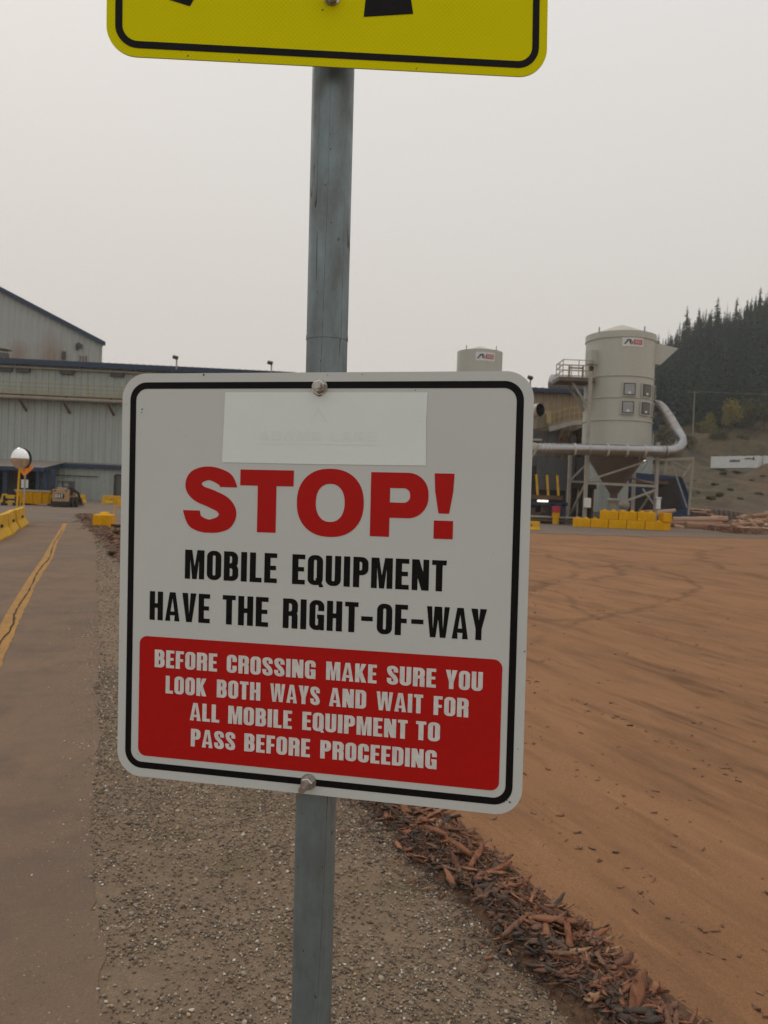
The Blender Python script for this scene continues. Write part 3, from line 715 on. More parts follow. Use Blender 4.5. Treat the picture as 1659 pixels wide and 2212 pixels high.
def scatter(name, protos, P, S, Rm, Cc, mat):
    V, Fs, Cs, k = [], [], [], 0; which = nr.integers(0, len(protos), len(P))
    for j, (pv, pf) in enumerate(protos):
        m_ = which == j
        if not m_.any(): continue
        v = np.einsum('nij,nkj->nki', Rm[m_], pv[None] * S[m_][:, None, :]) + P[m_][:, None, :]
        n = len(v); V.append(v.reshape(-1, 3)); Fs.append((pf[None] + (np.arange(n) * len(pv))[:, None, None]).reshape(-1, pf.shape[1]) + k)
        Cs.append(np.repeat(Cc[m_], len(pv), 0)); k += n * len(pv)
    return raw_mesh(name, np.vstack(V), np.vstack(Fs), mat, np.vstack(Cs))
M['stones'] = attr_mat('loose_stones', .9, .3, 300)
M['bark'] = attr_mat('bark_pieces', .9, .6, 220, .35)
edge_t = np.array([((p - e_end).dot(PD), (p - e_end).dot(PN)) for p in edge])[::-1]
o_ = np.argsort(edge_t[:, 0]); edge_t = edge_t[o_]
def edge_off(s_): return np.interp(s_, edge_t[:, 0], edge_t[:, 1])
def berm_c(P): return (P[:, 0] - B0.x) * BN.x + (P[:, 1] - B0.y) * BN.y
def berm_s(P): return (P[:, 0] - B0.x) * BD.x + (P[:, 1] - B0.y) * BD.y
def pick(c_, pal, wts):
    pal = np.array(pal); i = nr.choice(len(pal), c_, p=np.array(wts) / sum(wts)); return pal[i] * nr.uniform(.8, 1.2, (c_, 1))
PALS = [(.21, .16, .115), (.14, .102, .072), (.27, .21, .15), (.37, .31, .24), (.58, .54, .47), (.11, .095, .082), (.42, .30, .15)]
WTS = [5, 4.5, 4.5, 2.6, .8, 1.2, .4]
def stones(n, s0, s1, lo, hi, power, side):
    s_ = s0 + (s1 - s0) * nr.random(n) ** power
    wd = berm_c(np.array([[e_end.x, e_end.y]]))  # negative
    t = nr.random(n)
    e0 = edge_off(s_); P = np.zeros((n, 3))
    base = np.array(e_end)[None, :2] + s_[:, None] * np.array(PD)[None, :2] + e0[:, None] * np.array(PN)[None, :2]
    width = -(berm_c(base)) - .12
    off = t * width if side == 0 else (-np.abs(nr.exponential(.13, n)) if side == 1 else -nr.random(n) * 2.2)
    P[:, :2] = base + off[:, None] * np.array(PN)[None, :2]
    r_ = np.exp(nr.uniform(np.log(lo), np.log(hi), n)) * (1 + .05 * np.maximum(s_, 0))
    P[:, 2] = .006 + r_ * .25
    return P, np.stack([r_, r_ * nr.uniform(.6, .95, n), r_ * nr.uniform(.4, .7, n)], 1)
Pa, Sa = stones(56000, -.7, 5.2, .0020, .0078, 1.2, 0)
Pb, Sb = stones(6500, 3.5, 24, .004, .011, 1.5, 0)
Pc, Sc = stones(5200, -.7, 9, .0018, .0065, 1.1, 1)
Pd, Sd = stones(1500, -.7, 9, .0014, .0042, 1.2, 2)
Pe_, Se = stones(900, -.7, 4.5, .006, .014, 1.1, 0)
P = np.vstack([Pa, Pb, Pc, Pd, Pe_]); S = np.vstack([Sa, Sb, Sc, Sd, Se]); ok = (berm_c(P) < -.1 - .1 * nr.random(len(P))) & ((vnoise(P[:, 0] * 2.3 + 20, P[:, 1] * 2.3 + 20, 41) * .65 + vnoise(P[:, 0] * 7 + 20, P[:, 1] * 7 + 20, 42) * .45 - .22 > .55 * nr.random(len(P))) | (S[:, 0] > .0075))
P, S = P[ok], S[ok]; n = len(P)
tag(scatter('gravel_stones', STONES, P, S, rotm(n, .6), pick(n, PALS, WTS), M['stones']), 'loose brown and grey gravel stones covering the shoulder beside the asphalt path', 'gravel', kind='stuff')

def plank(seed, n=6):
    """a torn, slightly curled strip of bark: unit length along x"""
    r_ = random.Random(seed); v = []; cv = r_.uniform(-.5, .5); tw = r_.uniform(-.7, .7)
    for i in range(n):
        t = i / (n - 1) - .5; w_ = (.5 - .26 * abs(2 * t) ** 4) * r_.uniform(.62, 1.2); zc = cv * (t * t - .1); a = tw * t
        for y_, z_ in ((-w_, r_.uniform(-.5, .3)), (-w_ * .3, .5 * r_.uniform(.4, 1.2)), (w_ * .3, .5 * r_.uniform(.4, 1.2)), (w_, r_.uniform(-.5, .3)), (0, -.5)):
            yy = y_ * math.cos(a) - z_ * .2 * math.sin(a); v.append((t + r_.uniform(-.09, .09), yy, z_ + zc * 4 + y_ * math.sin(a) * 2))
    f = []
    for i in range(n - 1):
        for k in range(5): k2 = (k + 1) % 5; f.append((i * 5 + k, i * 5 + k2, i * 5 + 5 + k2)); f.append((i * 5 + k, i * 5 + 5 + k2, i * 5 + 5 + k))
    for i0 in (0, (n - 1) * 5):
        for k in range(1, 4): f.append((i0, i0 + k, i0 + k + 1))
    return np.array(v), np.array(f)
PLANKS = [plank(k) for k in range(16)]
# the mound below the bark
sB = np.linspace(-3.2, 46, 420); cB = np.linspace(-1, 1, 15)
wB = np.interp(sB, [-3, 0, 2.2, 6, 20, 46], [.27, .24, .19, .25, .5, .7]); hB = np.interp(sB, [-3, 0, 2.2, 6, 46], [.07, .06, .04, .05, .09])
SS, CC = np.meshgrid(sB, cB, indexing='ij')
Zb = hB[:, None] * np.maximum(0, 1 - CC ** 2) * (.55 + .9 * vnoise(SS * 3.1, CC * 2 + 9, 21)) + .012 * (vnoise(SS * 14, CC * 6 + 5, 22) - .5) - .012 * (np.abs(CC) > .99)
wj = wB[:, None] * (1 + .25 * (vnoise(SS * 2.5, np.sign(CC) * 3 + 4, 23) - .5))
Pm = np.stack([B0.x + BD.x * SS + BN.x * CC * wj, B0.y + BD.y * SS + BN.y * CC * wj, Zb + .004], -1).reshape(-1, 3)
ix = np.arange(420 * 15).reshape(420, 15)
tag(raw_mesh('bark_windrow_soil', Pm, np.stack([ix[:-1, :-1], ix[:-1, 1:], ix[1:, 1:], ix[1:, :-1]], -1).reshape(-1, 4)[:, ::-1].copy(), M['mulch'], smooth=True), kind='structure')
def mound(s_, c_):
    w_ = np.interp(s_, sB, wB); h_ = np.interp(s_, sB, hB); q = np.clip(c_ / w_, -1, 1)
    return h_ * np.maximum(0, 1 - q ** 2) * (.55 + .9 * vnoise(s_ * 3.1, q * 2 + 9, 21)) + .006
BP = [(.22, .088, .042), (.27, .118, .058), (.14, .06, .034), (.09, .055, .038), (.06, .043, .034), (.34, .19, .10), (.18, .092, .055)]
def barks(n, s0, s1, power, l0, l1, spread=.42, bias=0.0):
    s_ = s0 + (s1 - s0) * nr.random(n) ** power; w_ = np.interp(s_, sB, wB) * (.62 + .75 * vnoise(s_ * 2.6 + 50, s_ * 0 + 3, 77)); c_ = -.015 + np.where(nr.random(n) < .5, nr.normal(bias, spread, n), nr.uniform(-.95, .8, n) + bias) * w_
    z = mound(s_, c_) + nr.random(n) * .010 + .002
    P = np.stack([B0.x + BD.x * s_ + BN.x * c_, B0.y + BD.y * s_ + BN.y * c_, z], 1)
    L = np.exp(nr.uniform(np.log(l0), np.log(l1), n)) * (1 + .02 * np.maximum(s_, 0)); wd = L * np.exp(nr.uniform(np.log(.07), np.log(.42), n))
    S = np.stack([L, wd, np.clip(wd * nr.uniform(.12, .4, n), .0016, .02)], 1)
    # darker rotted pieces on the shoulder side, reddish ones towards the yard
    w1 = [4.5, 3, 3.5, 1.8, 1, .5, 3.5]; w2 = [1, .8, 2, 4, 5, .3, 2]
    C = np.where((c_ / w_ + nr.normal(0, .3, n))[:, None] > -.28, pick(n, BP, w1), pick(n, BP, w2)); return P, S, C
A = [barks(5600, -1.0, 3.4, 1.15, .012, .075), barks(1500, -1.0, 3.6, 1.15, .06, .15), barks(9000, -1.0, 4, 1.15, .005, .026, .6), barks(1700, 3, 12, 1.4, .03, .12), barks(1100, 10, 45, 1.2, .08, .25), barks(3200, -1.0, 5, 1.1, .009, .06, .7, -.55), barks(700, -1, 5, 1.1, .006, .035, 1.1, .8), barks(1400, -1.0, 5, 1.1, .006, .03, 1.2, -1.0)]
P, S, C = (np.vstack([a[k] for a in A]) for k in range(3)); n = len(P)
tag(scatter('bark_debris', PLANKS, P, S, rotm(n, .48), C, M['bark']), 'long low windrow of shredded reddish and dark bark along the edge of the yard', 'bark debris', kind='stuff')
# the biggest slabs, one object each
slab_meshes = []
for k in range(6):
    v, f = plank(40 + k, 9); col = np.array(BP[(0, 1, 2, 0, 6, 6)[k]]); cc = col[None] * nr.uniform(.75, 1.25, (len(v), 1))
    slab_meshes.append((v, f, cc))
for k in range(34):
    v, f, cc = slab_meshes[k % 6]
    s_ = -.55 + 3.6 * rng.random() ** 1.2; w_ = float(np.interp(s_, sB, wB)); c_ = rng.gauss(.05, .3) * w_; L = rng.uniform(.11, .20); wd = L * rng.uniform(.2, .36)
    if k < 6:
        o = raw_mesh('bark_piece', v * np.array([L, wd, .012]), f, M['bark'], cc); slab_meshes[k] = (v, f, cc); slab_meshes[k] = slab_meshes[k] + (o,)
        slab_meshes[k] = (v, f, cc); src = o
        globals().setdefault('slab_src', []).append(o)
    else:
        o = slab_src[k % 6].copy(); COL.objects.link(o); f_ = rng.uniform(.7, 1.15); o.scale = (f_, f_, f_)
    o.location = (B0.x + BD.x * s_ + BN.x * c_, B0.y + BD.y * s_ + BN.y * c_, float(mound(np.array(s_), np.array(c_))) + .025)
    o.rotation_euler = (rng.gauss(0, .35), rng.gauss(0, .3), rng.uniform(0, 6.28))
    tag(o, 'large curled slab of reddish bark lying on top of the bark windrow', 'bark slab', 'large bark slabs on the windrow')
# chips and clods trodden into the yard, in drifts along the wheel ruts
n = 1400; s_ = -1 + 18 * nr.random(n) ** 1.5; k = nr.integers(0, 7, n)
c_ = np.array([.75, 1.35, 2.1, 2.9, 3.9, 5.2, 6.6])[k] + s_ * (.05 + .02 * (k % 3)) + nr.normal(0, .16, n); c_[::3] = nr.uniform(.4, 9, len(c_[::3])); q_ = np.arange(n) % 3 == 1; s_[q_] = nr.uniform(-.6, 6.5, q_.sum()); c_[q_] = np.array([.62, 1.25, 2.2])[k[q_] % 3] + s_[q_] * .07 + nr.normal(0, .07, q_.sum())
P = np.stack([B0.x + BD.x * s_ + BN.x * c_, B0.y + BD.y * s_ + BN.y * c_, 0 * s_], 1); P[:, 2] = yard_z(P[:, 0], P[:, 1]) - .008
L = np.exp(nr.uniform(np.log(.008), np.log(.045), n)) * (1 + .07 * np.maximum(s_, 0)); L[:14] *= 2.2; S = np.stack([L, L * nr.uniform(.2, .6, n), L * nr.uniform(.1, .3, n)], 1)
tag(scatter('wood_chips', PLANKS, P, S, rotm(n, .3), pick(n, [(.19, .095, .054), (.25, .13, .074), (.13, .068, .042), (.40, .28, .18)], [5, 4, 2, .25]), M['bark']), 'scattered bark chips and dark clods trodden into the reddish dirt of the yard', 'wood chips', kind='stuff')
# weeds on the shoulder
M['weed'] = dirty('dry_weed', (.10, .095, .04), (.16, .12, .06), .8, 8, .8)
def tuft(px, py, r, n, lbl):
    mb = MB()
    for k in range(n):
        a, h = rng.uniform(0, 6.28), r * rng.uniform(.5, 1.3); l = r * rng.uniform(.2, 1); c1_, s1_ = math.cos(a), math.sin(a); w_ = r * .05
        mb.add([(-s1_ * w_, c1_ * w_, 0), (s1_ * w_, -c1_ * w_, 0), (c1_ * l * .5, s1_ * l * .5, h * .8), (c1_ * l, s1_ * l, h * .7)], [(0, 1, 2), (0, 2, 3)])
    g = gnd(px, py); o = mb.build('weed_tuft', M['weed'], loc=(g.x, g.y, .004)); tag(o, lbl, 'weed')
tuft(241, 1203, .16, 60, 'dark green weed tuft on the shoulder far behind the stop sign')
tuft(253, 1158, .22, 60, 'small weed clump among the bark near the yellow block')
# ------------------------------------------------------------------ building materials
M['siding'] = dirty('grey_green_siding', (0.3498, 0.3942, 0.371), (0.265, 0.2754, 0.2491), .7, .9, .55, stretch=(1.4, 1.4, .12))
M['siding2'] = dirty('weathered_siding', (.22, .225, .205), (.19, .15, .10), .8, .7, .6, stretch=(1.2, 1.2, .15))
M['roof_grey'] = dirty('dusty_roof', (.24, .20, .17), (.19, .15, .12), .7, .8, .7)
M['blue'] = dirty('blue_trim', (.008, .029, .075), (.009, .022, .048), .5, 1.5, .5)
M['blue_dull'] = dirty('blue_machine_paint', (.010, .036, .10), (.010, .022, .05), .7, 1.1, .55)
M['dark'] = dirty('dark_parts_and_shade', (.022, .02, .019), (.035, .028, .024), .6, .8, .8)  # near-black for dark parts; also stands in for shade inside bays and openings
M['brown_panel'] = dirty('brown_door_panel', (.05, .038, .032), (.035, .028, .025), .6, .9, .7, stretch=(3, 3, .3))
M['grey_panel'] = dirty('grey_door_panel', (.10, .10, .10), (.07, .068, .066), .6, .9, .7)
M['yrail'] = dirty('faded_yellow_rail', (.33, .26, .12), (.28, .2, .1), .6, 2, .6)
M['yellow'] = dirty('yellow_block_paint', (.74, .375, .002), (.46, .235, .012), .55, 2.2, .65, bump=.3, bscale=40)
M['yellow2'] = dirty('yellow_barrier_paint', (.68, .39, .025), (.44, .24, .045), .7, 2.6, .7, bump=.3, bscale=40)
M['pipe'] = dirty('pale_pipe', (.36, .34, .29), (.25, .22, .18), .6, 1.2, .5)
M['galv'] = dirty('galvanised_duct', (.34, .35, .36), (.24, .228, .21), .7, 1.6, .30, .95)
M['galv_dull'] = dirty('dull_galvanised_duct', (.38, .36, .34), (.27, .24, .215), .7, 1.4, .42, .7)
M['silo'] = dirty('silo_paint', (.425, .435, .385), (.375, .372, .32), .5, .5, .45, stretch=(1.6, 1.6, .25), grain=.2)
M['silo_roof'] = dirty('silo_roof', (.48, .44, .38), (.40, .35, .28), .5, .8, .6)
M['steel'] = dirty('grey_steel_frame', (.33, .32, .28), (.22, .19, .15), .6, 1.5, .55)
M['rusty'] = dirty('rusty_steel', (.13, .078, .045), (.08, .045, .028), .6, 3, .8)
M['hopper'] = dirty('brown_hopper', (.13, .10, .08), (.09, .07, .055), .6, 1.2, .7)
M['glass'] = dirty('hatch_panel', (.30, .32, .33), (.2, .2, .2), .5, 2, .3)
M['glass_d'] = dirty('hatch_panel_dark', (.12, .105, .095), (.08, .07, .065), .5, 2, .35)
M['white'] = dirty('white_paint', (.66, .68, .67), (.5, .5, .48), .5, 1.4, .5)
M['black'] = dirty('print_and_shadow_line_black', (.012, .012, .014), None, .4, 5, .5)  # print black, also the painted shadow lines round the hatches
M['redp'] = dirty('red_print', (.42, .03, .045), (.36, .04, .05), .5, 3, .5)
M['rubber'] = dirty('tyre_rubber', (.02, .019, .018), (.045, .035, .028), .6, 6, .85)
M['tan'] = dirty('dusty_tan_paint', (.40, .245, .11), (.29, .185, .10), .7, 2.2, .6)
M['orange'] = dirty('orange_sign', (.78, .23, .008), (.65, .18, .012), .4, 3, .5)
M['mirror'] = dirty('mirror_chrome', (.80, .80, .80), (.7, .7, .7), .2, 3, .06, 1.0)
M['concrete'] = dirty('dusty_concrete', (.22, .175, .15), (.17, .13, .11), .6, 1.4, .85)
M['lamp_head'] = dirty('lamp_housing', (.04, .04, .042), (.07, .065, .06), .5, 5, .5)
for k_ in ('yellow', 'yellow2'): M[k_].node_tree.nodes['Principled BSDF'].inputs['Specular IOR Level'].default_value = .12
m = NM('stained_gable_siding')                  # rust-brown dust stain low on the wall, soft streaks
c = m.coord((1.4, 1.4, .12)); f = m.fr(m.noise(c, .9, 6, .62), .38, .72)
base = m.mix(m.math('MULTIPLY', f, .5), (.35, .375, .36), (.29, .295, .275))
sp3 = m.n('ShaderNodeSeparateXYZ'); m.l(m.coord(), sp3.inputs[0])
def blobmask(cx_, cz_, rx_, rz_):
    a = m.math('POWER', m.math('DIVIDE', m.math('SUBTRACT', sp3.outputs[0], cx_), rx_), 2.0); b = m.math('POWER', m.math('DIVIDE', m.math('SUBTRACT', sp3.outputs[2], cz_), rz_), 2.0)
    d = m.math('ADD', m.math('SQRT', m.math('ADD', a, b)), m.math('MULTIPLY', m.math('SUBTRACT', m.noise(m.coord((1, 1, .4)), .5, 4), .5), 1.1))
    return m.fr(d, .2, 1.05, .55, 0)
m.stain = m.math('MAXIMUM', blobmask(-7.2, 20.4, 2.6, 4.2), blobmask(-11.5, 19.8, 2.2, 3.0))
M['gable'] = m.done(m.mix(m.stain, base, (.22, .115, .055)), .55)
m = NM('rust_stained_siding')
c = m.coord((1.2, 1.2, .12)); f = m.fr(m.noise(c, .9, 6, .62), .4, .62)
sp3 = m.n('ShaderNodeSeparateXYZ'); m.l(m.coord(), sp3.inputs[0])
g = m.math('MULTIPLY', m.fr(m.math('ADD', sp3.outputs[0], m.math('MULTIPLY', m.noise(m.coord((1, 1, .3)), .8, 4), 3.0)), 5.4, 7.6), m.fr(sp3.outputs[2], 3.5, 7.5))
base = m.mix(m.math('MULTIPLY', f, .5), (.29, .315, .295), (.23, .225, .2))
M['rust_siding'] = m.done(m.mix(m.math('MULTIPLY', g, m.fr(m.noise(m.coord((1, 1, .2)), 1.6, 5), .25, .6, .35, 1)), base, (.26, .185, .10)), .55)
def emis(name, col, st):
    m_ = NM(name); m_.b.inputs['Emission Color'].default_value = (*col, 1); m_.b.inputs['Emission Strength'].default_value = st; return m_.done(col, .5)
M['tube_light'] = emis('lit_fluorescent_tube', (1, .93, .72), 1.1)
M['bulb'] = emis('lit_work_lamp', (1, .98, .9), 1.1)

def ribs(mb, x0, x1, zlo, zhi, y=0.0, pitch=.6, depth=.09, mi=0):
    """ribbed sheet metal wall facing -y; zlo/zhi numbers or functions of x"""
    fl = zlo if callable(zlo) else (lambda x: zlo); fh = zhi if callable(zhi) else (lambda x: zhi)
    xs_ = []; x = x0
    while x < x1 - .01:
        for dx, d in ((0, 0), (.62, 0), (.70, -1), (.92, -1)): 
            if x + dx * pitch < x1: xs_.append((x + dx * pitch, y + d * depth))
        x += pitch
    xs_.append((x1, y)); n = len(xs_)
    mb.add([(a, b, fl(a)) for a, b in xs_] + [(a, b, fh(a)) for a, b in xs_], [(i, i + 1, i + 1 + n, i + n) for i in range(n - 1)], mi)
def simple_text(mb, text, x0, z0, h, y, kx=.62):
    x = x0
    for c_ in text:
        if c_ != ' ':
            loops, w_ = g_get(c_, .19, .155); fill(mb, loops, lambda p, x=x: (x + p[0] * h * kx / .47, z0 + p[1] * h), y); x += w_ * h * kx / .47
        x += .11 * h

# ------------------------------------------------------------------ long mill building on the left
YA = 91.0; xA = xat(0, YA); rzA = R(4.0)
A = thing('mill_building', 'long grey ribbed mill building with blue roof edge and yellow-railed walkway, left', 'building', (xA, YA, 0), rzA)
HA = zat(0, 777, YA)
loc = lambda px, py, dy=0.0: None
def toA(px, py, off=0.0):                        # photo point -> local x,z on the wall plane pushed off towards the camera
    d = ray(px, py); n_ = Vector((math.sin(rzA), -math.cos(rzA), 0)); o_ = Vector((xA, YA, 0)) + n_ * off
    p = EYE + d * ((o_ - EYE).dot(n_) / d.dot(n_)); q = p - Vector((xA, YA, 0)); return q.x * math.cos(rzA) + q.y * math.sin(rzA), q.z
XE = toA(632, 806)[0]
mb = MB(); ribs(mb, -30, XE, 0, HA - .35, 0, .75, .10); mb.box((XE - .05, 20, HA / 2), (.1, 40, HA - .5)); mb.build('wall', M['siding'], A)
mb = MB(); mb.prism([(-30.5, HA - .1), (XE + .3, HA - .1), (XE + .3, HA + .05), (-30.5, HA + .05)], -.9, 41)
for k in range(int((XE + 30) / .8)): mb.box((-30 + k * .8, 10, HA + .09), (.22, 22, .08))
rf = mb.build('roof', M['roof_grey'], A)
mb = MB(); mb.box(((XE - 30) / 2, -.95, HA - .22), (XE + 30.9, .08, .62)); mb.build('fascia', M['blue'], A)
mb = MB(); zt = toA(100, 797)[1]; mb.box(((XE - 30) / 2, -.30, zt), (XE + 30, .45, .14)); mb.build('cable_tray', M['pipe'], A)
for px in (13, 52, 147, 255): 
    mb = MB(); x, z = toA(px, 785); mb.box((x, -.2, HA - 1.1), (1.6, .35, .55)); mb.build('eave_light', M['lamp_head'], A)
# walkway with railing, pipe and brackets
zf = toA(100, 851, 1.6)[1]; WX1 = toA(300, 850, 1.6)[0]
mb = MB(); mb.box(((WX1 - 30) / 2, -.8, zf - .07), (WX1 + 30, 1.6, .14)); wk = mb.build('walkway', M['yrail'], A)
mb = MB()
for zz in (.28, .72, 1.2): mb.box(((WX1 - 30) / 2, -1.57, zf + zz), (WX1 + 30, .07, .07 if zz > .3 else .05))
x = -29
p0 = toA(45, 835, 1.6)[0]; st_ = toA(118, 835, 1.6)[0] - p0
while x < WX1:
    k = round((x - p0) / st_); x = p0 + k * st_; mb.box((x, -1.57, zf + .6), (.08, .07, 1.2)); x += st_
mb.build('railing', M['yrail'], wk)
mb = MB(); mb.tube([(-30, -1.25, zf - .42), (WX1, -1.25, zf - .42)], .24, 10); mb.build('pipe', M['pipe'], A, smooth=True)
for px in (59, 152, 247):
    x = toA(px, 870)[0]; mb = MB(); mb.bar((x, 0, zf - 2.0), (x - .4, -1.5, zf - .7), .2); mb.bar((x, -.1, zf - .25), (x, -1.5, zf - .25), .15); mb.build('bracket', M['rusty'], A)
# lean-to with open bays (left) and a closed wall (right)
def toAy(px, py, off): return toA(px, py, off)
zr0 = toA(100, 996)[1]; offL, offR = 13.0, 5.0
xl1 = toA(96, 1008, offL)[0]; xr0 = toA(134, 1001, offR)[0]; zL = toA(40, 1008, offL)[1]; zR = toA(140, 1001, offR)[1]; XR = toA(330, 1000, offR)[0]
mb = MB()
top = [(-30, -.02, zr0), (XR, -.02, zr0), (XR, -offR, zR), (xr0, -offR, zR), (xl1, -offL, zL), (-30, -offL, zL)]
mb.add(top, [(0, 5, 4), (0, 4, 3), (0, 3, 1), (1, 3, 2)]); mb.add([(a, b, c_ - .12) for a, b, c_ in top], [(0, 4, 5), (0, 3, 4), (0, 1, 3), (1, 2, 3)])
x = xr0
while x < XR - .3: mb.box((x + .2, -offR + .6, zR + .09), (.2, 1.3, .07), rx=math.atan2(zr0 - zR, offR) ); x += .62
mb.build('lean_to_roof', M['roof_grey'], A)
mb = MB()
for a, b in ((top[5], top[4]), (top[4], top[3]), (top[3], top[2])):
    a, b = Vector(a), Vector(b); d = (b - a); n_ = Vector((d.y, -d.x, 0)).normalized() * .06; h = Vector((0, 0, .42))
    if n_.y > 0: n_ = -n_
    q = [a + n_, b + n_, b + n_ - h, a + n_ - h]; q2 = [p - n_ * .9 for p in q]
    mb.add(q + q2, [(0, 1, 2, 3), (7, 6, 5, 4), (0, 4, 5, 1), (3, 2, 6, 7)])
mb.build('lean_to_fascia', M['blue'], A)
xw0 = toA(118, 1040, offR - .4)[0]
mb = MB(); ribs(mb, xw0, XR, 0, zR - .1, -offR + .4, .62, .08); mb.box((xw0 - .06, (-offL - offR) / 2 + 4.6, zR / 2 - .1), (.12, 8.5, zR - .3)); mb.build('lean_to_wall', M['siding'], A)
mb = MB(); x0, z0 = toA(120, 1026, offR - .2); x1, z1 = toA(212, 1030, offR - .2); mb.tube([(x0, -offR + .25, z0), (x1, -offR + .25, z0)], .05, 6); mb.build('conduit', M['rusty'], A)
x0 = toA(247, 1040, offR - .3)[0]
dr = MB(); dr.box((x0 + 1.3, -offR + .28, 1.45), (2.6, .06, 2.9)); dd = dr.build('door', M['grey_panel'], A); dr = MB(); dr.box((x0 + .12, -offR + .2, 1.5), (.28, .1, 3.0)); dr.box((x0 + 1.4, -offR + .2, 3.0), (2.6, .1, .2)); dr.build('door_frame', M['brown_panel'], dd)
mb = MB(); mb.box(((xw0 - 30) / 2, -3.0, 2.0), (xw0 + 30, .2, 4.0)); mb.build('bay_back_wall', M['dark'], A)  # wall coloured near-black for the shade inside the open bays
for pxa, pxb, mt in ((18, 38, 'brown_panel'), (39, 47, 'dark'), (84, 94, 'grey_panel'), (104, 112, 'grey_panel')):
    a, b = toA(pxa, 1050, offL - 2.5)[0], toA(pxb, 1050, offL - 2.5)[0]; mb = MB(); ribs(mb, a, b, 0, zL - .2, -offL + 2.5, .5, .06); mb.build('bay_panel', M[mt], A)
for px, wd in ((11.6, .42), (82, .34), (98, .5), (115, .36), (-45, .42), (-100, .42)):
    x = toA(px, 1050, offL - .6)[0]; mb = MB(); mb.box((x, -offL + .6, zL / 2 - .1), (wd, .3, zL - .3)); mb.build('bay_post', M['blue'], A)
def lampA(px, ytop, ybot, wd, Y, lbl):
    p = at(px, ybot, Y); h = zat(px, ytop, Y) - p.z
    t = thing('floodlight', lbl, 'floodlight', (p.x, Y, p.z), R(rng.uniform(-20, 20)), 'floodlights on poles along the roof edges')
    b = MB(); b.tube([(0, 0, 0), (0, 0, h * .86)], .09, 8); b.build('pole', M['pipe'], t)
    b = MB(); b.box((-wd * .12, -.2, h * .9), (wd * .62, .4, .36), rx=R(25), ry=R(12)); b.build('lamp_head', M['lamp_head'], t, bevel=.04)
lampA(381, 770, 797, 1.0, 90.2, 'dark floodlight on a short pole above the left corner of the stop sign')
lampA(586, 782, 804, .95, 90.5, 'dark floodlight on the roof edge just left of the sign post')
lampA(1145, 814, 838, .85, 82.0, 'small dark floodlight at the upper right corner of the stop sign')
# roof vents
p = at(2, 776, 97); t = thing('roof_vent', 'grey cylindrical roof vent with flat cap at the left edge', 'roof vent', (p.x, 97, HA + .05))
b = MB(); b.tube([(0, 0, 0), (0, 0, 1.7)], .95, 20); b.build('vent_body', M['grey_panel'], t, smooth=True); b = MB(); b.tube([(0, 0, 2.15), (0, 0, 2.35), (0, 0, 2.5)], [1.25, 1.25, .2], 20); b.build('vent_cap', M['pipe'], t)
for a in (0, 1.57, 3.14, 4.71):
    b = MB(); b.tube([(.8 * math.cos(a), .8 * math.sin(a), 1.6), (.8 * math.cos(a), .8 * math.sin(a), 2.2)], .05, 6); b.build('cap_bracket', M['grey_panel'], t)
p = at(143, 777, 97); t = thing('roof_vent', 'low mushroom roof vent in front of the rust-stained gable', 'roof vent', (p.x, 97, HA + .05))
b = MB(); b.tube([(0, 0, 0), (0, 0, .35)], .6, 16); b.build('vent_body', M['rusty'], t); b = MB(); b.tube([(0, 0, .3), (0, 0, .42), (0, 0, .75)], [1.1, 1.05, .1], 16); b.build('vent_cap', M['silo_roof'], t)
# tall gabled building behind
YG = 118.0; pc = at(219, 760, YG); rzG = R(25)
Gb = thing('gable_building', 'tall grey gabled building with a rust-brown stain behind the mill roof', 'building', (pc.x, YG, 0), rzG)
def onG(px, py):                                 # photo point -> local x,z on the gable wall
    d = ray(px, py); n_ = Vector((math.sin(rzG), -math.cos(rzG), 0)); o_ = Vector((pc.x, YG, 0))
    q = EYE + d * ((o_ - EYE).dot(n_) / d.dot(n_)) - o_; return q.x * math.cos(rzG) + q.y * math.sin(rzG), q.z
zc = onG(218, 737)[1]; xl, zl = onG(0, 622); sl = (zl - zc) / xl
roofz = lambda x: zc + sl * x if x > -34 else zc + sl * (-68 - x)
b = MB(); ribs(b, -60, 0, 0, lambda x: roofz(x) - .1, 0, .8, .1); b.box((-.06, 22, zc / 2 - .1), (.12, 44, zc - .3)); b.build('wall', M['gable'], Gb)
b = MB()
for x0, x1 in ((-34, .5), (-68, -34)):
    b.add([(x0, -.6, roofz(x0 + .001) + .1), (x1, -.6, roofz(x1 - .001) + .1), (x1, 44, roofz(x1 - .001) + .1), (x0, 44, roofz(x0 + .001) + .1)], [(0, 1, 2, 3)])
b.build('roof', M['roof_grey'], Gb)
b = MB(); b.prism([(-34, roofz(-34) + .06), (.5, roofz(.5) + .06), (.5, roofz(.5) - .55), (-34, roofz(-34) - .55)], -.66, -.56); b.build('roof_trim', M['blue'], Gb)
b = MB(); b.box((-.02, -.12, zc / 2), (.25, .2, zc - .5)); b.build('corner_trim', M['pipe'], Gb)
x0, z0 = onG(170.5, 767.5); x1, z1 = onG(188, 783)
b = MB(); b.box(((x0 + x1) / 2, -.14, (z0 + z1) / 2), (x1 - x0, .12, z0 - z1)); wn = b.build('window', M['glass_d'], Gb)
b = MB(); [b.box((x0 + (x1 - x0) * k / 3, -.22, (z0 + z1) / 2), (.12, .1, z0 - z1)) for k in range(4)]; b.box(((x0 + x1) / 2, -.22, z0), (x1 - x0 + .2, .12, .14)); b.build('window_frame', M['pipe'], wn)
x0, z0 = onG(171.5, 747); b = MB(); b.box((x0, -.35, z0), (.8, .5, .6), ry=R(30)); b.box((x0 - .35, -.2, z0 - .2), (.3, .3, 1.0)); b.build('wall_lamp', M['lamp_head'], Gb)
x0, z0 = onG(138, 768); b = MB(); b.box((x0, -.3, z0), (.5, .5, 1.1)); b.build('wall_box', M['lamp_head'], Gb)

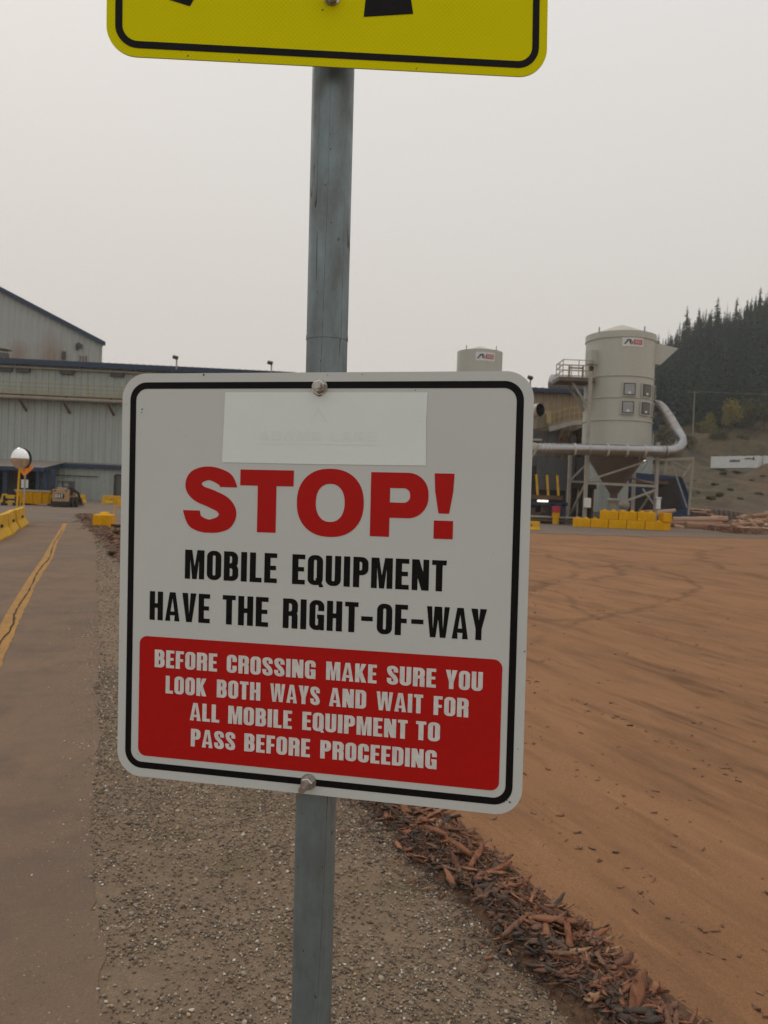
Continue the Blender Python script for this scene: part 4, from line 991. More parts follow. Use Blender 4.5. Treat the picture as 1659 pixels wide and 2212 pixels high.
# ------------------------------------------------------------------ barriers, block, mirror, signs, loader, dumpster
def barrier_mesh(L, H=.66, W=.50):
    prof = [(-W / 2, 0), (W / 2, 0), (W / 2, .09 * H), (W * .24, .42 * H), (W * .16, H), (-W * .16, H), (-W * .24, .42 * H), (-W / 2, .09 * H)]
    b = MB(); n = 24; rows = [[(x, -L / 2 + L * k / n, z) for x, z in prof] for k in range(n + 1)]; q = len(prof)
    vs = [p for r_ in rows for p in r_]; fs = [(k * q + j, k * q + (j + 1) % q, (k + 1) * q + (j + 1) % q, (k + 1) * q + j) for k in range(n) for j in range(q)]
    vs = [(x * (1 + .03 * math.sin(k * 12.9)), y, z * (1 + .012 * math.sin(k * 7.7 + x * 9))) for k, (x, y, z) in enumerate(vs)]
    b.add(vs, fs + [tuple(range(q)), tuple(range(n * q, (n + 1) * q))[::-1]]); return b
def barrier(L, loc_, rz, lbl, grp, H=.66, first=[None]):
    t = thing('jersey_barrier', lbl, 'barrier', loc_, rz, grp)
    barrier_mesh(L, H).build('barrier_body', M['yellow2'], t, bevel=.02)
    b = MB(); b.tube([(.10, 0, H * .55), (.185, 0, H * .55)], .05, 8); b.build('lifting_hole', M['dark'], t)
    b = MB(); b.box((0, L / 2 + .004, H * .45), (.10, .03, H * .55)); b.build('key_slot', M['rusty'], t)
    return t
la = gnd(61, 1133); dl = (gnd(32, 1151) - la); dl.z = 0; dl.normalize(); rzl = math.atan2(-dl.x, dl.y) + math.pi
for k, lbl in enumerate(('yellow jersey barrier farthest along the left edge of the path, nearest the mirror post', 'worn yellow jersey barrier in the middle of the path-side row', 'yellow jersey barrier cut off by the left edge of the photo, nearest the camera')):
    c_ = la + dl * (1.9 + 3.75 * k) + Vector((-.25, 0, 0)); barrier(3.65, (c_.x, c_.y, .002), rzl + R((0, 2, -1.5)[k]), lbl, 'yellow barriers along the path', .72)
grp = 'yellow barriers in front of the mill'
for px0, px1, py, lbl in ((1, 10, 1089.5, 'short end of a yellow barrier at the left edge before the open bays'), (45, 73, 1090, 'yellow jersey barrier behind the orange diamond sign, left of the dumpster'), (160, 180, 1087, 'yellow barrier half hidden behind the skid steer loader'),
                          (220, 247.5, 1088.5, 'yellow jersey barrier by the mill door, left of a matching one'), (249.5, 285, 1089, 'yellow jersey barrier partly hidden by the left edge of the stop sign')):
    a, c_ = gnd(px0, py), gnd(px1, py); Lb = (c_ - a).length; q = (a + c_) / 2
    barrier(Lb, (q.x, q.y + .3, .002), math.pi / 2 + math.atan2(c_.y - a.y, c_.x - a.x) + math.pi, lbl, grp, .80)
a = gnd(1130, 1144.5); c_ = gnd(1167, 1146); barrier((c_ - a).length, ((a + c_).x / 2, (a + c_).y / 2 + .3, .002), -math.pi / 2, 'lone yellow barrier at the right edge of the stop sign', grp, zat(1160, 1126.5, c_.y))
def block_mesh(w_, d_, h_):
    b = MB(); b.box((0, 0, h_ / 2), (w_, d_, h_)); return b
def block(name, w_, d_, h_, loc_, rz, lbl, grp, studs):
    t = thing(name, lbl, 'concrete block', loc_, rz, grp)
    block_mesh(w_, d_, h_).build('block_body', M['yellow'], t, bevel=.035)
    for k in range(studs):
        b = MB(); b.box(((k - (studs - 1) / 2) * w_ * .5, 0, h_ + .05), (w_ * .22, d_ * .55, .12), taper=.75); b.build('locating_stud', M['yellow'], t, bevel=.015)
    return t
g = gnd(213, 1139); t = block('yellow_block', .70, 1.15, .52, (g.x + .02, g.y + .55, .004), R(9), 'single yellow concrete block standing at the end of the path', None, 0)
b = MB(); b.box((0, .1, .56), (.36, .8, .12), taper=.7); b.build('locating_stud', M['yellow'], t, bevel=.02)
# the small yellow piece behind and the stake
g = gnd(258, 1096); block('yellow_block', .8, .5, .62, (g.x + .3, g.y, 0), 0, 'yellow block just showing at the left edge of the stop sign', None, 0)
g = gnd(244, 1136); t = thing('marker_stake', 'thin yellow stake on a small base beside the stop sign edge', 'stake', (g.x, g.y, .004)); h = zat(248, 1072, g.y)
b = MB(); b.tube([(0, 0, 0), (.06, 0, h)], .022, 8); b.build('stake', M['yellow2'], t); b = MB(); b.tube([(0, 0, 0), (0, 0, .05), (0, 0, .14)], [.14, .12, .04], 12); b.build('stake_base', M['rusty'], t)
g = gnd(236, 1139); b = MB(); b.tube([(g.x, g.y, .07), (g.x + 2.6, g.y + .05, .07)], .07, 10); tag(b.build('black_pipe', M['rubber'], smooth=True), 'black pipe lying on the ground right of the single yellow block', 'pipe')
# traffic mirror
Ym = 33.0; pb_ = at(37, 1110, Ym); pt_ = at(42, 1012, Ym); cm = at(42.4, 991.5, Ym); rm = 22.8 * Ym / F_PX
t = thing('traffic_mirror', 'round convex traffic mirror on a yellow post behind the path barriers', 'mirror', (pb_.x - .05, Ym, 0)); o_ = Vector((pb_.x - .05, Ym, 0))
b = MB(); b.tube([(0, 0, 0), Vector((pt_.x, Ym + .05, cm.z)) - o_], .045, 12); b.build('post', M['yellow2'], t, smooth=True)
b = MB(); prof = [(0, 0)] + [(rm * math.sin(a) / math.sin(1.25), -(1 - math.cos(a)) * rm * .8) for a in np.linspace(.08, 1.25, 14)]
b.lathe(prof, 40); vs = [(x, z, y) for x, y, z in b.v]; b2 = MB(); Tm = Matrix.Translation(cm - o_ + Vector((0, -.32, 0))) @ Matrix.Rotation(R(-12), 4, 'Z') @ Matrix.Rotation(R(4), 4, 'X')
b2.add([(x, -z, y) for x, y, z in b.v], b.f, 0, Tm); b2.build('mirror_face', M['mirror'], t, smooth=True)
b = MB(); b.add([(rm * 1.0 * math.cos(k * math.pi / 16), .02, rm * math.sin(k * math.pi / 16)) for k in range(32)], [tuple(range(32))], 0, Tm @ Matrix.Translation((0, .40, 0))); b.build('mirror_back', M['lamp_head'], t)
# diamond sign behind the mirror
Yd = 37.0; pd = at(50.5, 1100, Yd); cd = at(53.8, 1010, Yd); hd = 18.9 * Yd / F_PX
t = thing('diamond_sign', 'orange diamond sign on a pale post, half hidden by the round mirror', 'sign', (pd.x, Yd, 0)); o_ = Vector((pd.x, Yd, 0))
b = MB(); b.tube([(0, 0, 0), cd - o_ + Vector((.01, .05, .3))], .04, 10); b.build('post', M['pipe'], t, smooth=True); b = MB(); b.tube([(0, -.002, 0), (0.005, -.002, .95)], .043, 10); b.build('post_sleeve', M['yellow2'], t)
b = MB(); Td = Matrix.Translation(cd - o_) @ Matrix.Rotation(R(2), 4, 'Y'); b.add([(-hd, -.01, 0), (0, -.01, -hd), (hd, -.01, 0), (0, -.01, hd), (-hd, .01, 0), (0, .01, -hd), (hd, .01, 0), (0, .01, hd)], [(0, 1, 2, 3), (7, 6, 5, 4), (0, 4, 5, 1), (1, 5, 6, 2), (2, 6, 7, 3), (3, 7, 4, 0)], 0, Td); pn = b.build('panel', M['orange'], t)
for x, z, w_, h_ in ((.14, .02, .14, .05), (.0, .08, .10, .05), (-.02, -.14, .12, .03), (.22, .12, .05, .05), (-.12, .06, .12, .05)): 
    b = MB(); b.box((x, -.016, z), (w_, .004, h_), ry=R(-20)); b.v = [tuple(Td @ Vector(p)) for p in b.v]; b.build('black_mark', M['black'], pn)
cp = at(52, 1045, Yd); b = MB(); b.box(cp - o_ + Vector((0, .06, 0)), (.34, .012, .40)); tag(b.build('plate', M['white'], t), 'small white plate below the orange panel')
# yellow bench-like rack
g0, g1 = gnd(20, 1092), gnd(39, 1092); wd = (g1 - g0).length; t = thing('slatted_rack', 'low rack with black ends and yellow slats behind the mirror post', 'rack', ((g0 + g1).x / 2, g0.y, 0))
for s_ in (-1, 1):
    b = MB(); b.box((s_ * wd / 2, 0, .36), (.12, .5, .72)); b.box((s_ * wd / 2, -.3, .12), (.14, .5, .24)); b.build('end_frame', M['rubber'], t)
for z, h_ in ((.66, .26), (.25, .18)):
    b = MB(); b.box((0, -.05, z), (wd - .13, .12, h_)); b.build('slat', M['yellow2'], t)
b = MB(); b.box((0, -.08, .44), (wd - .13, .14, .08)); b.build('crossbar', M['rubber'], t)
# dumpster
g0, g1 = gnd(76, 1091.5), gnd(112, 1090.5); wd = (g1 - g0).length; hh = zat(95, 1061, g0.y); t = thing('dumpster', 'yellow steel dumpster with sloping sides beside the skid steer loader', 'dumpster', ((g0 + g1).x / 2, g0.y + .7, .0), R(4))
b = MB(); w0, w1 = wd * .40, wd * .5
b.add([(-w0, -.6, .12), (w0, -.6, .12), (w0, .6, .12), (-w0, .6, .12), (-w1, -.8, hh), (w1, -.8, hh), (w1, .8, hh), (-w1, .8, hh), (-w1 + .06, -.74, hh), (w1 - .06, -.74, hh), (w1 - .06, .74, hh), (-w1 + .06, .74, hh), (-w0 + .1, -.5, .4), (w0 - .1, -.5, .4), (w0 - .1, .5, .4), (-w0 + .1, .5, .4)],
      [(0, 1, 5, 4), (1, 2, 6, 5), (2, 3, 7, 6), (3, 0, 4, 7), (3, 2, 1, 0), (8, 9, 13, 12), (9, 10, 14, 13), (10, 11, 15, 14), (11, 8, 12, 15), (12, 13, 14, 15), (4, 5, 9, 8), (5, 6, 10, 9), (6, 7, 11, 10), (7, 4, 8, 11)]); b.build('bin_body', M['yellow'], t)
for k in (-.62, -.2, .25, .62):
    b = MB(); b.bar((k * w0 * 1.1, -.63, .15), (k * w1 * 1.1, -.84, hh - .05), .12); b.build('rib', M['yellow'], t)
b = MB(); [b.bar(p, q, .11) for p, q in (((-w1, -.82, hh), (w1, -.82, hh)), ((w1, -.82, hh), (w1, .82, hh)), ((w1, .82, hh), (-w1, .82, hh)), ((-w1, .82, hh), (-w1, -.82, hh)))]; b.build('rim', M['pipe'], t)
for s_ in (-1, 1): b = MB(); b.box((s_ * w0 * .8, 0, .07), (.3, 1.3, .14)); b.build('skid', M['rubber'], t)
# skid steer loader seen from behind
g0, g1 = gnd(117, 1095), gnd(153, 1095); wd = (g1 - g0).length; t = thing('skid_steer_loader', 'dusty tan skid steer loader parked with its rear to the camera', 'loader', ((g0 + g1).x / 2, g0.y + 1.3, 0), R(6)); u = wd / 1.3
b = MB(); b.add([(-.60, -1.25, .40), (.60, -1.25, .40), (.56, 1.0, .42), (-.56, 1.0, .42), (-.62, -1.22, 1.36), (.62, -1.22, 1.36), (.56, .9, 1.0), (-.56, .9, 1.0)], [(0, 1, 5, 4), (1, 2, 6, 5), (2, 3, 7, 6), (3, 0, 4, 7), (4, 5, 6, 7), (3, 2, 1, 0)]); b.build('body', M['tan'], t, bevel=.06)
b = MB(); b.box((0, -1.02, .24), (1.30, .6, .38)); b.build('rear_bumper', M['rubber'], t, bevel=.06)
b = MB(); b.box((-.05, -1.262, .84), (.64, .03, .36)); gr = b.build('rear_grille', M['rubber'], t, bevel=.01)
b = MB(); simple_text(b, 'CAT', -.35, .71, .27, -1.285, .58); b.build('rear_lettering', M['white'], gr)
for s_ in (-1, 1): b = MB(); b.box((s_ * .42, -1.25, 1.24), (.14, .05, .08)); b.build('tail_light', M['rubber'], t)
b = MB()
for x in (-.42, .42):
    b.bar((x, -.75, 1.3), (x, -.62, 1.92), .09); b.bar((x, .55, .95), (x, .6, 1.92), .09)
b.box((0, 0, 1.96), (.98, 1.42, .08)); b.bar((-.42, -.63, 1.84), (.42, -.63, 1.84), .07); b.box((.44, .1, 1.55), (.05, 1.1, .7)); b.build('cab', M['lamp_head'], t, bevel=.02)
b = MB(); b.box((0, -.78, 1.42), (.7, .4, .14)); b.build('engine_cover', M['galv_dull'], t, bevel=.03)
b = MB(); b.box((0, .1, 1.2), (.5, .3, .7)); b.build('seat', M['rubber'], t, bevel=.05)
for s_ in (-1, 1):
    b = MB(); b.bar((s_ * .70, -.9, 1.42), (s_ * .70, .9, 1.05), .14); b.bar((s_ * .70, .9, 1.05), (s_ * .70, 1.55, .35), .14); b.bar((s_ * .70, -.9, 1.42), (s_ * .70, -.85, .9), .14); b.build('lift_arm', M['rubber'], t)
b = MB(); b.add([(-.8, 1.5, .08), (.8, 1.5, .08), (.8, 2.3, .06), (-.8, 2.3, .06), (-.8, 1.5, .62), (.8, 1.5, .62)], [(0, 1, 2, 3), (0, 4, 5, 1), (0, 3, 4), (1, 5, 2)]); b.build('bucket', M['rusty'], t)
for s_ in (-1, 1):
    for y in (-.62, .48):
        b = MB(); b.lathe([(.16, -.13), (.36, -.13), (.40, -.08), (.40, .08), (.36, .13), (.16, .13)], 20); b.v = [(s_ * .66 + z, y + x, .40 + yy) for x, yy, z in b.v]; wl_ = b.build('wheel', M['rubber'], t)
        b = MB(); b.tube([(s_ * .60, y, .40), (s_ * .72, y, .40)], .17, 14); b.build('rim', M['tan'], wl_)
# ------------------------------------------------------------------ mill hall on the right, behind the silo
YB = 82.0
xb0, xb1 = at(1050, 900, YB).x, at(1288, 900, YB).x; HB = zat(1200, 842.5, YB); rzB = R(2.0)
Bd = thing('mill_hall', 'grey ribbed mill hall with rust-stained wall and blue roof edge behind the silo', 'building', (xb0, YB, 0), rzB); LB = (xb1 - xb0) / math.cos(rzB)
b = MB(); ribs(b, 0, LB, 0, HB - .3, 0, .7, .09); b.box((LB - .05, 15, HB / 2 - .2), (.1, 30, HB - .5)); b.box((.05, 15, HB / 2 - .2), (.1, 30, HB - .5)); b.build('wall', M['rust_siding'], Bd)
b = MB(); b.box((LB / 2, 14.6, HB), (LB + .8, 30.6, .12))
for k in range(int(LB / .8)): b.box((k * .8 + .2, 8, HB + .1), (.22, 17.4, .1))
b.build('roof', M['roof_grey'], Bd)
b = MB(); b.box((LB / 2, -.78, HB - .14), (LB + .8, .08, .44)); b.build('fascia', M['blue'], Bd)
def toB(px, py, off=0.0):
    d = ray(px, py); n_ = Vector((math.sin(rzB), -math.cos(rzB), 0)); o_ = Vector((xb0, YB, 0)) + n_ * off
    q = EYE + d * ((o_ - EYE).dot(n_) / d.dot(n_)) - Vector((xb0, YB, 0)); return q.x * math.cos(rzB) + q.y * math.sin(rzB), q.z
# lower darker panel of the wall, sloping gallery with rail, yellow frame, rack of girts
x0, z0 = toB(1186, 921, 1.2); x1, z1 = toB(1262, 906, 1.2); xm, zm = toB(1236, 907, 1.2)
b = MB(); b.bar((x0, -.9, z0 - .3), (xm, -.9, zm - .3), .5); b.bar((xm, -.9, zm - .3), (x1, -.9, z1 - .25), .5); gal = b.build('sloping_gallery', M['steel'], Bd)
b = MB()
for dz in (.12, .75, 1.35): b.bar((x0, -1.15, z0 + dz), (xm, -1.15, zm + dz), .09); b.bar((xm, -1.15, zm + dz), (x1, -1.15, z1 + dz), .09)
for t_ in np.linspace(0, 1, 8): x = x0 + (x1 - x0) * t_; zz = np.interp(x, [x0, xm, x1], [z0, zm, z1]); b.bar((x, -1.15, zz), (x, -1.15, zz + 1.35), .08)
b.build('gallery_railing', M['yrail'], gal)
a_, c_ = toB(1150, 889, 1.0), toB(1186, 891, 1.0); d_, e_ = toB(1187, 915, 1.0), toB(1150, 928, 1.0)
b = MB(); b.bar((a_[0], -1, a_[1]), (c_[0] + .2, -1, c_[1]), .32); b.bar((c_[0] - .1, -1, c_[1] - .1), (d_[0] - .1, -1, d_[1]), .5); b.build('yellow_frame', M['yrail'], Bd)
b = MB(); p_ = [toB(1150, 929, 1.3), toB(1185, 924, 1.3)]; b.bar((p_[0][0], -1.2, p_[0][1]), (p_[1][0], -1.2, p_[1][1]), .22); q_ = [toB(1152, 955, .8), toB(1177, 937, .8)]; b.bar((q_[0][0], -.8, q_[0][1]), (q_[1][0], -.8, q_[1][1]), .18); b.build('bracing', M['rusty'], Bd)
xl_, xr_ = toB(1206, 935, .5)[0], toB(1254, 935, .5)[0]; zt_, zb_ = toB(1230, 930, .5)[1], toB(1230, 985, .5)[1]
b = MB()
for t_ in (.04, .34, .74, .98): x = xl_ + (xr_ - xl_) * t_; b.box((x, -.5, (zt_ + zb_) / 2), (.22 if t_ < .9 else .4, .2, zt_ - zb_))
for py in (944.5, 956.5, 968): z = toB(1230, py, .5)[1]; b.box(((xl_ + xr_) / 2, -.55, z), (xr_ - xl_, .12, .2))
b.build('ladder_rack', M['rusty'], Bd)
b = MB(); z3 = toB(1200, 932)[1]; ribs(b, toB(1150, 950)[0], toB(1206, 950)[0], 0, z3, -.2, 1.6, .07); b.build('lower_wall', M['grey_panel'], Bd)
# solid dark slab, coloured as the shade of bays at ground level
b = MB(); z4 = toB(1220, 1010)[1]; b.box((LB * .63, -.5, z4 / 2), (LB * .72, .3, z4)); b.build('painted_bay_shade', M['dark'], Bd)
b = MB(); xa_, za_ = toB(1160, 990, .8); xc_, zc_ = toB(1232, 1060, .8); b.box(((xa_ + xc_) / 2, -.8, (za_ + zc_) / 2), (xc_ - xa_, .12, za_ - zc_)); b.build('bay_sheet', M['grey_panel'], Bd)
b = MB(); xa_ = toB(1247, 1000, .9)[0]; b.box((xa_ + 1.0, -.95, (za_ + zc_) / 2 + .4), (2.2, .14, za_ - zc_ - .2)); b.box((xa_ - .5, -.95, za_ - 2), (.5, .2, 9)); b.build('bay_post', M['grey_panel'], Bd)
# duct on the hall roof
p0, p1 = at(1190, 826, 90), at(1262, 833, 88); tag_d = thing('roof_duct', 'pale galvanised duct lying along the hall roof under the silo platform', 'duct', tuple(p0)); o_ = p0
b = MB(); b.tube([Vector((0, 0, 0)), (p1 - o_) * .3, (p1 - o_) * 1.25], .95, 18, cap_mi=1); b.build('duct_body', [M['galv'], M['dark']], tag_d, smooth=True)
for t_ in (.12, .5, .9):
    b = MB(); b.tube([(p1 - o_) * t_, (p1 - o_) * (t_ + .012)], 1.0, 18); b.build('duct_flange', M['galv_dull'], tag_d)
b = MB(); b.box(((p1 - o_).x * .5, 0, -1.9), (3.5, .4, 2.2)); b.build('duct_support', M['steel'], tag_d)
# annex with blue roof edge right of the silo
xa0, xa1 = at(1270, 950, 76).x, at(1412, 950, 76).x; ha = zat(1400, 925, 76)
t = thing('annex_shed', 'pale ribbed annex with a blue roof edge showing right of the silo', 'building', (xa0, 76, 0))
b = MB(); ribs(b, 0, xa1 - xa0, 0, ha - .2, 0, .5, .07); b.box((xa1 - xa0 - .04, 5, ha / 2 - .1), (.08, 10, ha - .3)); b.build('wall', M['siding'], t)
b = MB(); b.box(((xa1 - xa0) / 2, 4.7, ha + .03), (xa1 - xa0 + .5, 10.6, .12)); b.build('roof', M['roof_grey'], t); b = MB(); b.box(((xa1 - xa0) / 2, -.64, ha - .08), (xa1 - xa0 + .5, .07, .34)); b.build('fascia', M['blue'], t)

# ------------------------------------------------------------------ the big silo
SY = 63.0; pc_ = at(1336, 843, SY); RS = 72 * SY / F_PX; SX = xat(1336, SY, pc_.z); 
SX = pc_.x; so = Vector((SX, SY, 0)); fr_ = SY - RS
zs = lambda py, px=1336: zat(px, py, SY - RS * .9)
ztop, zring, zbot = zs(714), zs(727), zs(961)
si = thing('storage_silo', 'large grey-green steel silo with ringed shell, logo plate and eight hatches on braced legs', 'silo', (SX, SY, 0))
b = MB(); b.lathe([(RS, zbot), (RS, zring), (RS + .05, zring), (RS + .05, ztop), (RS - .02, ztop)], 72); b.build('shell', M['silo'], si, smooth=True)
b = MB(); b.lathe([(RS + .06, ztop), (RS * .86, ztop + .15), (.35, ztop + .92), (0, ztop + .95)], 48); b.build('roof', M['silo_roof'], si, smooth=True)
for py in (727, 811, 858, 907, 961):
    b = MB(); z = zs(py); b.lathe([(RS, z - .05), (RS + .07, z - .04), (RS + .07, z + .04), (RS, z + .05)], 72); b.build('stiffener_ring', M['silo'], si, smooth=True)
for px in (1292, 1382):
    d = ray(px, 715); x = (d.x / d.y) * (SY - 1.2) - SX; b = MB(); b.bar((x, -math.sqrt(max(.1, RS ** 2 - x * x)) + .1, ztop), (x, -math.sqrt(max(.1, RS ** 2 - x * x)) + .1, ztop + .42), .09); b.build('roof_lug', M['steel'], si)
b = MB(); zh0 = zs(1062, 1330); b.lathe([(RS - .05, zbot - .02), (RS * .93, zbot - .5), (.42, zh0), (.30, zh0 - .2), (.30, zh0 - .75)], 48); b.build('hopper', M['hopper'], si, smooth=True)
b = MB(); b.lathe([(.55, zh0 - .75), (.55, zh0 - .62), (.40, zh0 - .5)], 20); b.box((0, 0, zh0 - 1.1), (.7, .7, .7)); b.tube([(.2, -.1, zh0 - 1.0), (1.2, -.1, zh0 - 1.1)], .32, 12); b.build('discharge_valve', M['steel'], si)
ZL = zbot + .1; xL_, xR_ = xat(1267.5, SY - RS, 5) - SX, xat(1417, SY - RS, 3) - SX; LX = (xR_ - xL_) / 2; LO = (xR_ + xL_) / 2
def leg(x, y, top):
    x += LO; b = MB(); b.box((x, y, top / 2), (.26, .26, top)); b.box((x, y, .03), (.55, .55, .06)); b.build('leg', M['steel'], si)
for x, y in ((LX, -RS), (-LX, RS), (LX, RS)): leg(x, y, ZL + .2)
leg(-LX, -RS, zs(806))
zA, zB_, zC, zD = zs(1040), zs(996), zs(1048, 1400), zs(1085, 1380)
def br(a, c_, w_=.14): b = MB(); b.bar((a[0] + LO, *a[1:]), (c_[0] + LO, *c_[1:]), w_); b.build('brace', M['steel'], si)
yf = -RS - .02
br((-LX, yf, zs(1046)), (LX, yf, zs(1050, 1400)), .2); br((-LX, yf, zs(1042)), (LX * .72, yf, zs(996, 1390))); br((LX, yf, zs(1058, 1410)), (-LX * .05, yf, zs(1088, 1340)), .17); br((LX * .62, yf, zs(1056, 1390)), (LX * .98, yf, zs(1092, 1410)), .12)
br((LX, RS, .3), (LX, -RS, zs(1046))); br((-LX, RS, .3), (-LX, -RS, zs(1046))); br((LX * .4, RS, zs(1020)), (LX, -RS, zs(1042)), .12); br((-LX, RS, zs(1040)), (LX, RS, zs(1040)), .18); br((-LX, RS, zs(1040)), (0, RS, ZL)); br((LX, RS, zs(1010)), (LX * .5, -RS, zs(985)), .1)
b = MB(); b.box((-LX + LO + .12, yf - .25, 1.85), (.5, .3, .75)); b.build('control_box', M['white'], si, bevel=.03)
b = MB(); b.box((LX + LO + .12, yf - .25, 2.0), (.32, .25, .85)); b.box((LX + LO + .1, yf - .25, 2.45), (.45, .35, .1)); b.build('control_box', M['white'], si, bevel=.02)
# hatches
def onshell(px, py):                             # angle round the shell and height of a photo point
    d = ray(px, py); a = d.x ** 2 + d.y ** 2; bq_ = 2 * (-SX * d.x - SY * d.y); c_ = SX ** 2 + SY ** 2 - RS ** 2; disc = bq_ * bq_ - 4 * a * c_
    t_ = (-bq_ - math.sqrt(max(disc, 0))) / (2 * a); p = EYE + d * t_; return math.atan2(p.y - SY, p.x - SX), p.z
def curved(b, a, z, hw, hh, r0, r1, n=5):
    vs = []
    for r_ in (r0, r1):
        for k in range(n + 1):
            aa = a - hw + 2 * hw * k / n
            for s_ in (-1, 1): vs.append((r_ * math.cos(aa), r_ * math.sin(aa), z + s_ * hh))
    m_ = 2 * (n + 1); fs = []
    for k in range(n): fs += [(2 * k, 2 * k + 2, 2 * k + 3, 2 * k + 1), (m_ + 2 * k, m_ + 2 * k + 1, m_ + 2 * k + 3, m_ + 2 * k + 2), (2 * k + 1, 2 * k + 3, m_ + 2 * k + 3, m_ + 2 * k + 1), (2 * k, m_ + 2 * k, m_ + 2 * k + 2, 2 * k + 2)]
    fs += [(0, 1, m_ + 1, m_), (2 * n, m_ + 2 * n, m_ + 2 * n + 1, 2 * n + 1)]; b.add(vs, fs)
a1, z1_ = onshell(1359, 841); a2, z2_ = onshell(1359 - 3.5, 880); da = R(32); hh = 15.0 * (SY - RS) / F_PX; hw = 14.0 / 72 * .98
for row, (a0, z0) in enumerate(((a1, z1_), (a2, z2_))):
    for k in range(4):
        a = a0 + da * k
        b = MB(); curved(b, a, z0, hw, hh, RS - .01, RS + .16); fr0 = b.build('hatch_frame', M['silo'], si)
        b = MB(); curved(b, a, z0, hw * .86, hh * .87, RS, RS + .168); b.build('hatch_shadow_line', M['black'], fr0)  # black outline painted in as the shadow line inside the frame
        b = MB(); curved(b, a, z0, hw * .72, hh * .74, RS, RS + .176); pnl = b.build('hatch_panel', M['glass'] if k == 0 else M['glass_d'], fr0)
        b = MB(); curved(b, a, z0 - hh * .5, hw * .2, hh * .15, RS, RS + .183); b.build('hatch_label', M['white'], pnl)
# logo plate
def logo(root, R_, a, z, hw, hh):
    b = MB(); curved(b, a, z, hw, hh, R_, R_ + .03); pl = b.build('logo_plate', M['white'], root)
    def put(bm_, loops, dr):                     # loops in plate units x -1..1, y -1..1
        k0 = MB(); fill(k0, loops, lambda p: p, 0); bm_.add([((R_ + dr) * math.cos(a + x * hw), (R_ + dr) * math.sin(a + x * hw), z + y * hh) for x, _, y in k0.v], k0.f)
    def strk(bm_, pts, r_, dr):
        put(bm_, outline(lambda X, Y: sd_path(X, Y, pts, r_), -1, 1, -1, 1, 90), dr)
    b = MB(); strk(b, [(-.76, -.42), (-.62, -.05), (-.48, .38)], .085, .04); strk(b, [(-.5, .42), (-.38, .46), (-.26, .44)], .10, .042); strk(b, [(-.27, .5), (-.27, .2), (-.29, -.1)], .075, .044)
    put(b, outline(lambda X, Y: np.abs(np.hypot((X + .19) / .115, (Y + .18) / .26) - 1) * .13 - .045, -.6, .3, -.8, .6, 90), .046); b.build('black_emblem', M['black'], pl)
    b = MB(); curved(b, a + .45 * hw, z, .43 * hw, .54 * hh, R_ + .02, R_ + .04, 8); rd = b.build('red_field', M['redp'], pl)
    b = MB()
    for yy, xa_, xb_ in ((.28, .12, .68), (.02, .10, .74), (-.22, .12, .78)):
        x = xa_
        while x < xb_: w_ = rng.uniform(.03, .06); put(b, [[(x, yy + .07), (x + w_, yy + .07), (x + w_, yy - .07), (x, yy - .07)]], .050); x += w_ + .022
    b.build('white_print', M['white'], rd)
aL, zL_ = onshell(1368, 738.5); logo(si, RS, aL, zL_, .31, 9.8 * (SY - RS) / F_PX)
# platform, cabinet, duct hood
pA, pB = at(1210, 816, SY - 1.0), at(1270, 818, SY - 1.0); zP = pA.z - .05; xP = pA.x - SX
b = MB(); b.box(((xP - RS) / 2, -.7, zP - .15), (-xP - RS + .6, 2.4, .3)); pf = b.build('platform', M['hopper'], si)
b = MB(); x0, x1, y0, y1 = xP, -RS + .2, -1.9, .5
for z in (.5, .95, 1.35):
    for p, q in (((x0, y0), (x1, y0)), ((x0, y0), (x0, y1)), ((x0, y1), (x1, y1))): b.bar((*p, zP + z), (*q, zP + z), .055)
for p in ((x0, y0), ((x0 + x1) / 2, y0), (x1, y0), (x0, y1), ((x0 + x1) / 2, y1), (x0, (y0 + y1) / 2)): b.bar((*p, zP), (*p, zP + 1.35), .06)
b.build('platform_railing', M['pipe'], pf)
b = MB(); [b.box((xP * .5 - RS * .5 + dx, -.6, zP + .55), (.14, .14, 1.1)) for dx in (-.35, .75)]; b.box((xP * .5 - RS * .5 + .2, -.6, zP + .95), (1.1, .12, .12)); b.build('yellow_gate', M['yrail'], pf)
for dy in (-1.3, .1): 
    b = MB(); b.bar((xP + .9, dy, zP - .3), (-RS + .05, dy, zP - 2.4), .18); b.build('platform_strut', M['steel'], pf)
aC, zC_ = onshell(1284, 773); b = MB(); rr_ = RS + .25; b.box((rr_ * math.cos(aC), rr_ * math.sin(aC), zC_), (.66, .8, 1.15), rz=aC + math.pi / 2); cb = b.build('cabinet', M['silo'], si, bevel=.03)
b = MB(); b.box((rr_ * math.cos(aC) + .05, rr_ * math.sin(aC) + .3, zC_ - .9), (.3, .3, .6)); b.build('cabinet_bracket', M['rusty'], si)
zt_, zb_ = zat(1411, 747, SY), zat(1411, 791, SY); xo = (1452 - 1408) * SY / F_PX; zo = zat(1452, 757, SY)
b = MB(); w_ = 1.0; x0 = RS * .86
b.add([(x0, -w_, zt_), (x0, w_, zt_), (x0, w_, zb_), (x0, -w_, zb_), (RS + .25, -w_, zt_ - .05), (RS + .25, w_, zt_ - .05), (RS + .25, w_, zb_ - .05), (RS + .25, -w_, zb_ - .05), (RS + xo, -w_ * .9, zo), (RS + xo, w_ * .9, zo)],
      [(0, 1, 5, 4), (1, 2, 6, 5), (2, 3, 7, 6), (3, 0, 4, 7), (4, 5, 9, 8), (7, 4, 8), (5, 6, 9), (6, 7, 8, 9)]); b.build('rain_hood', M['silo'], si)
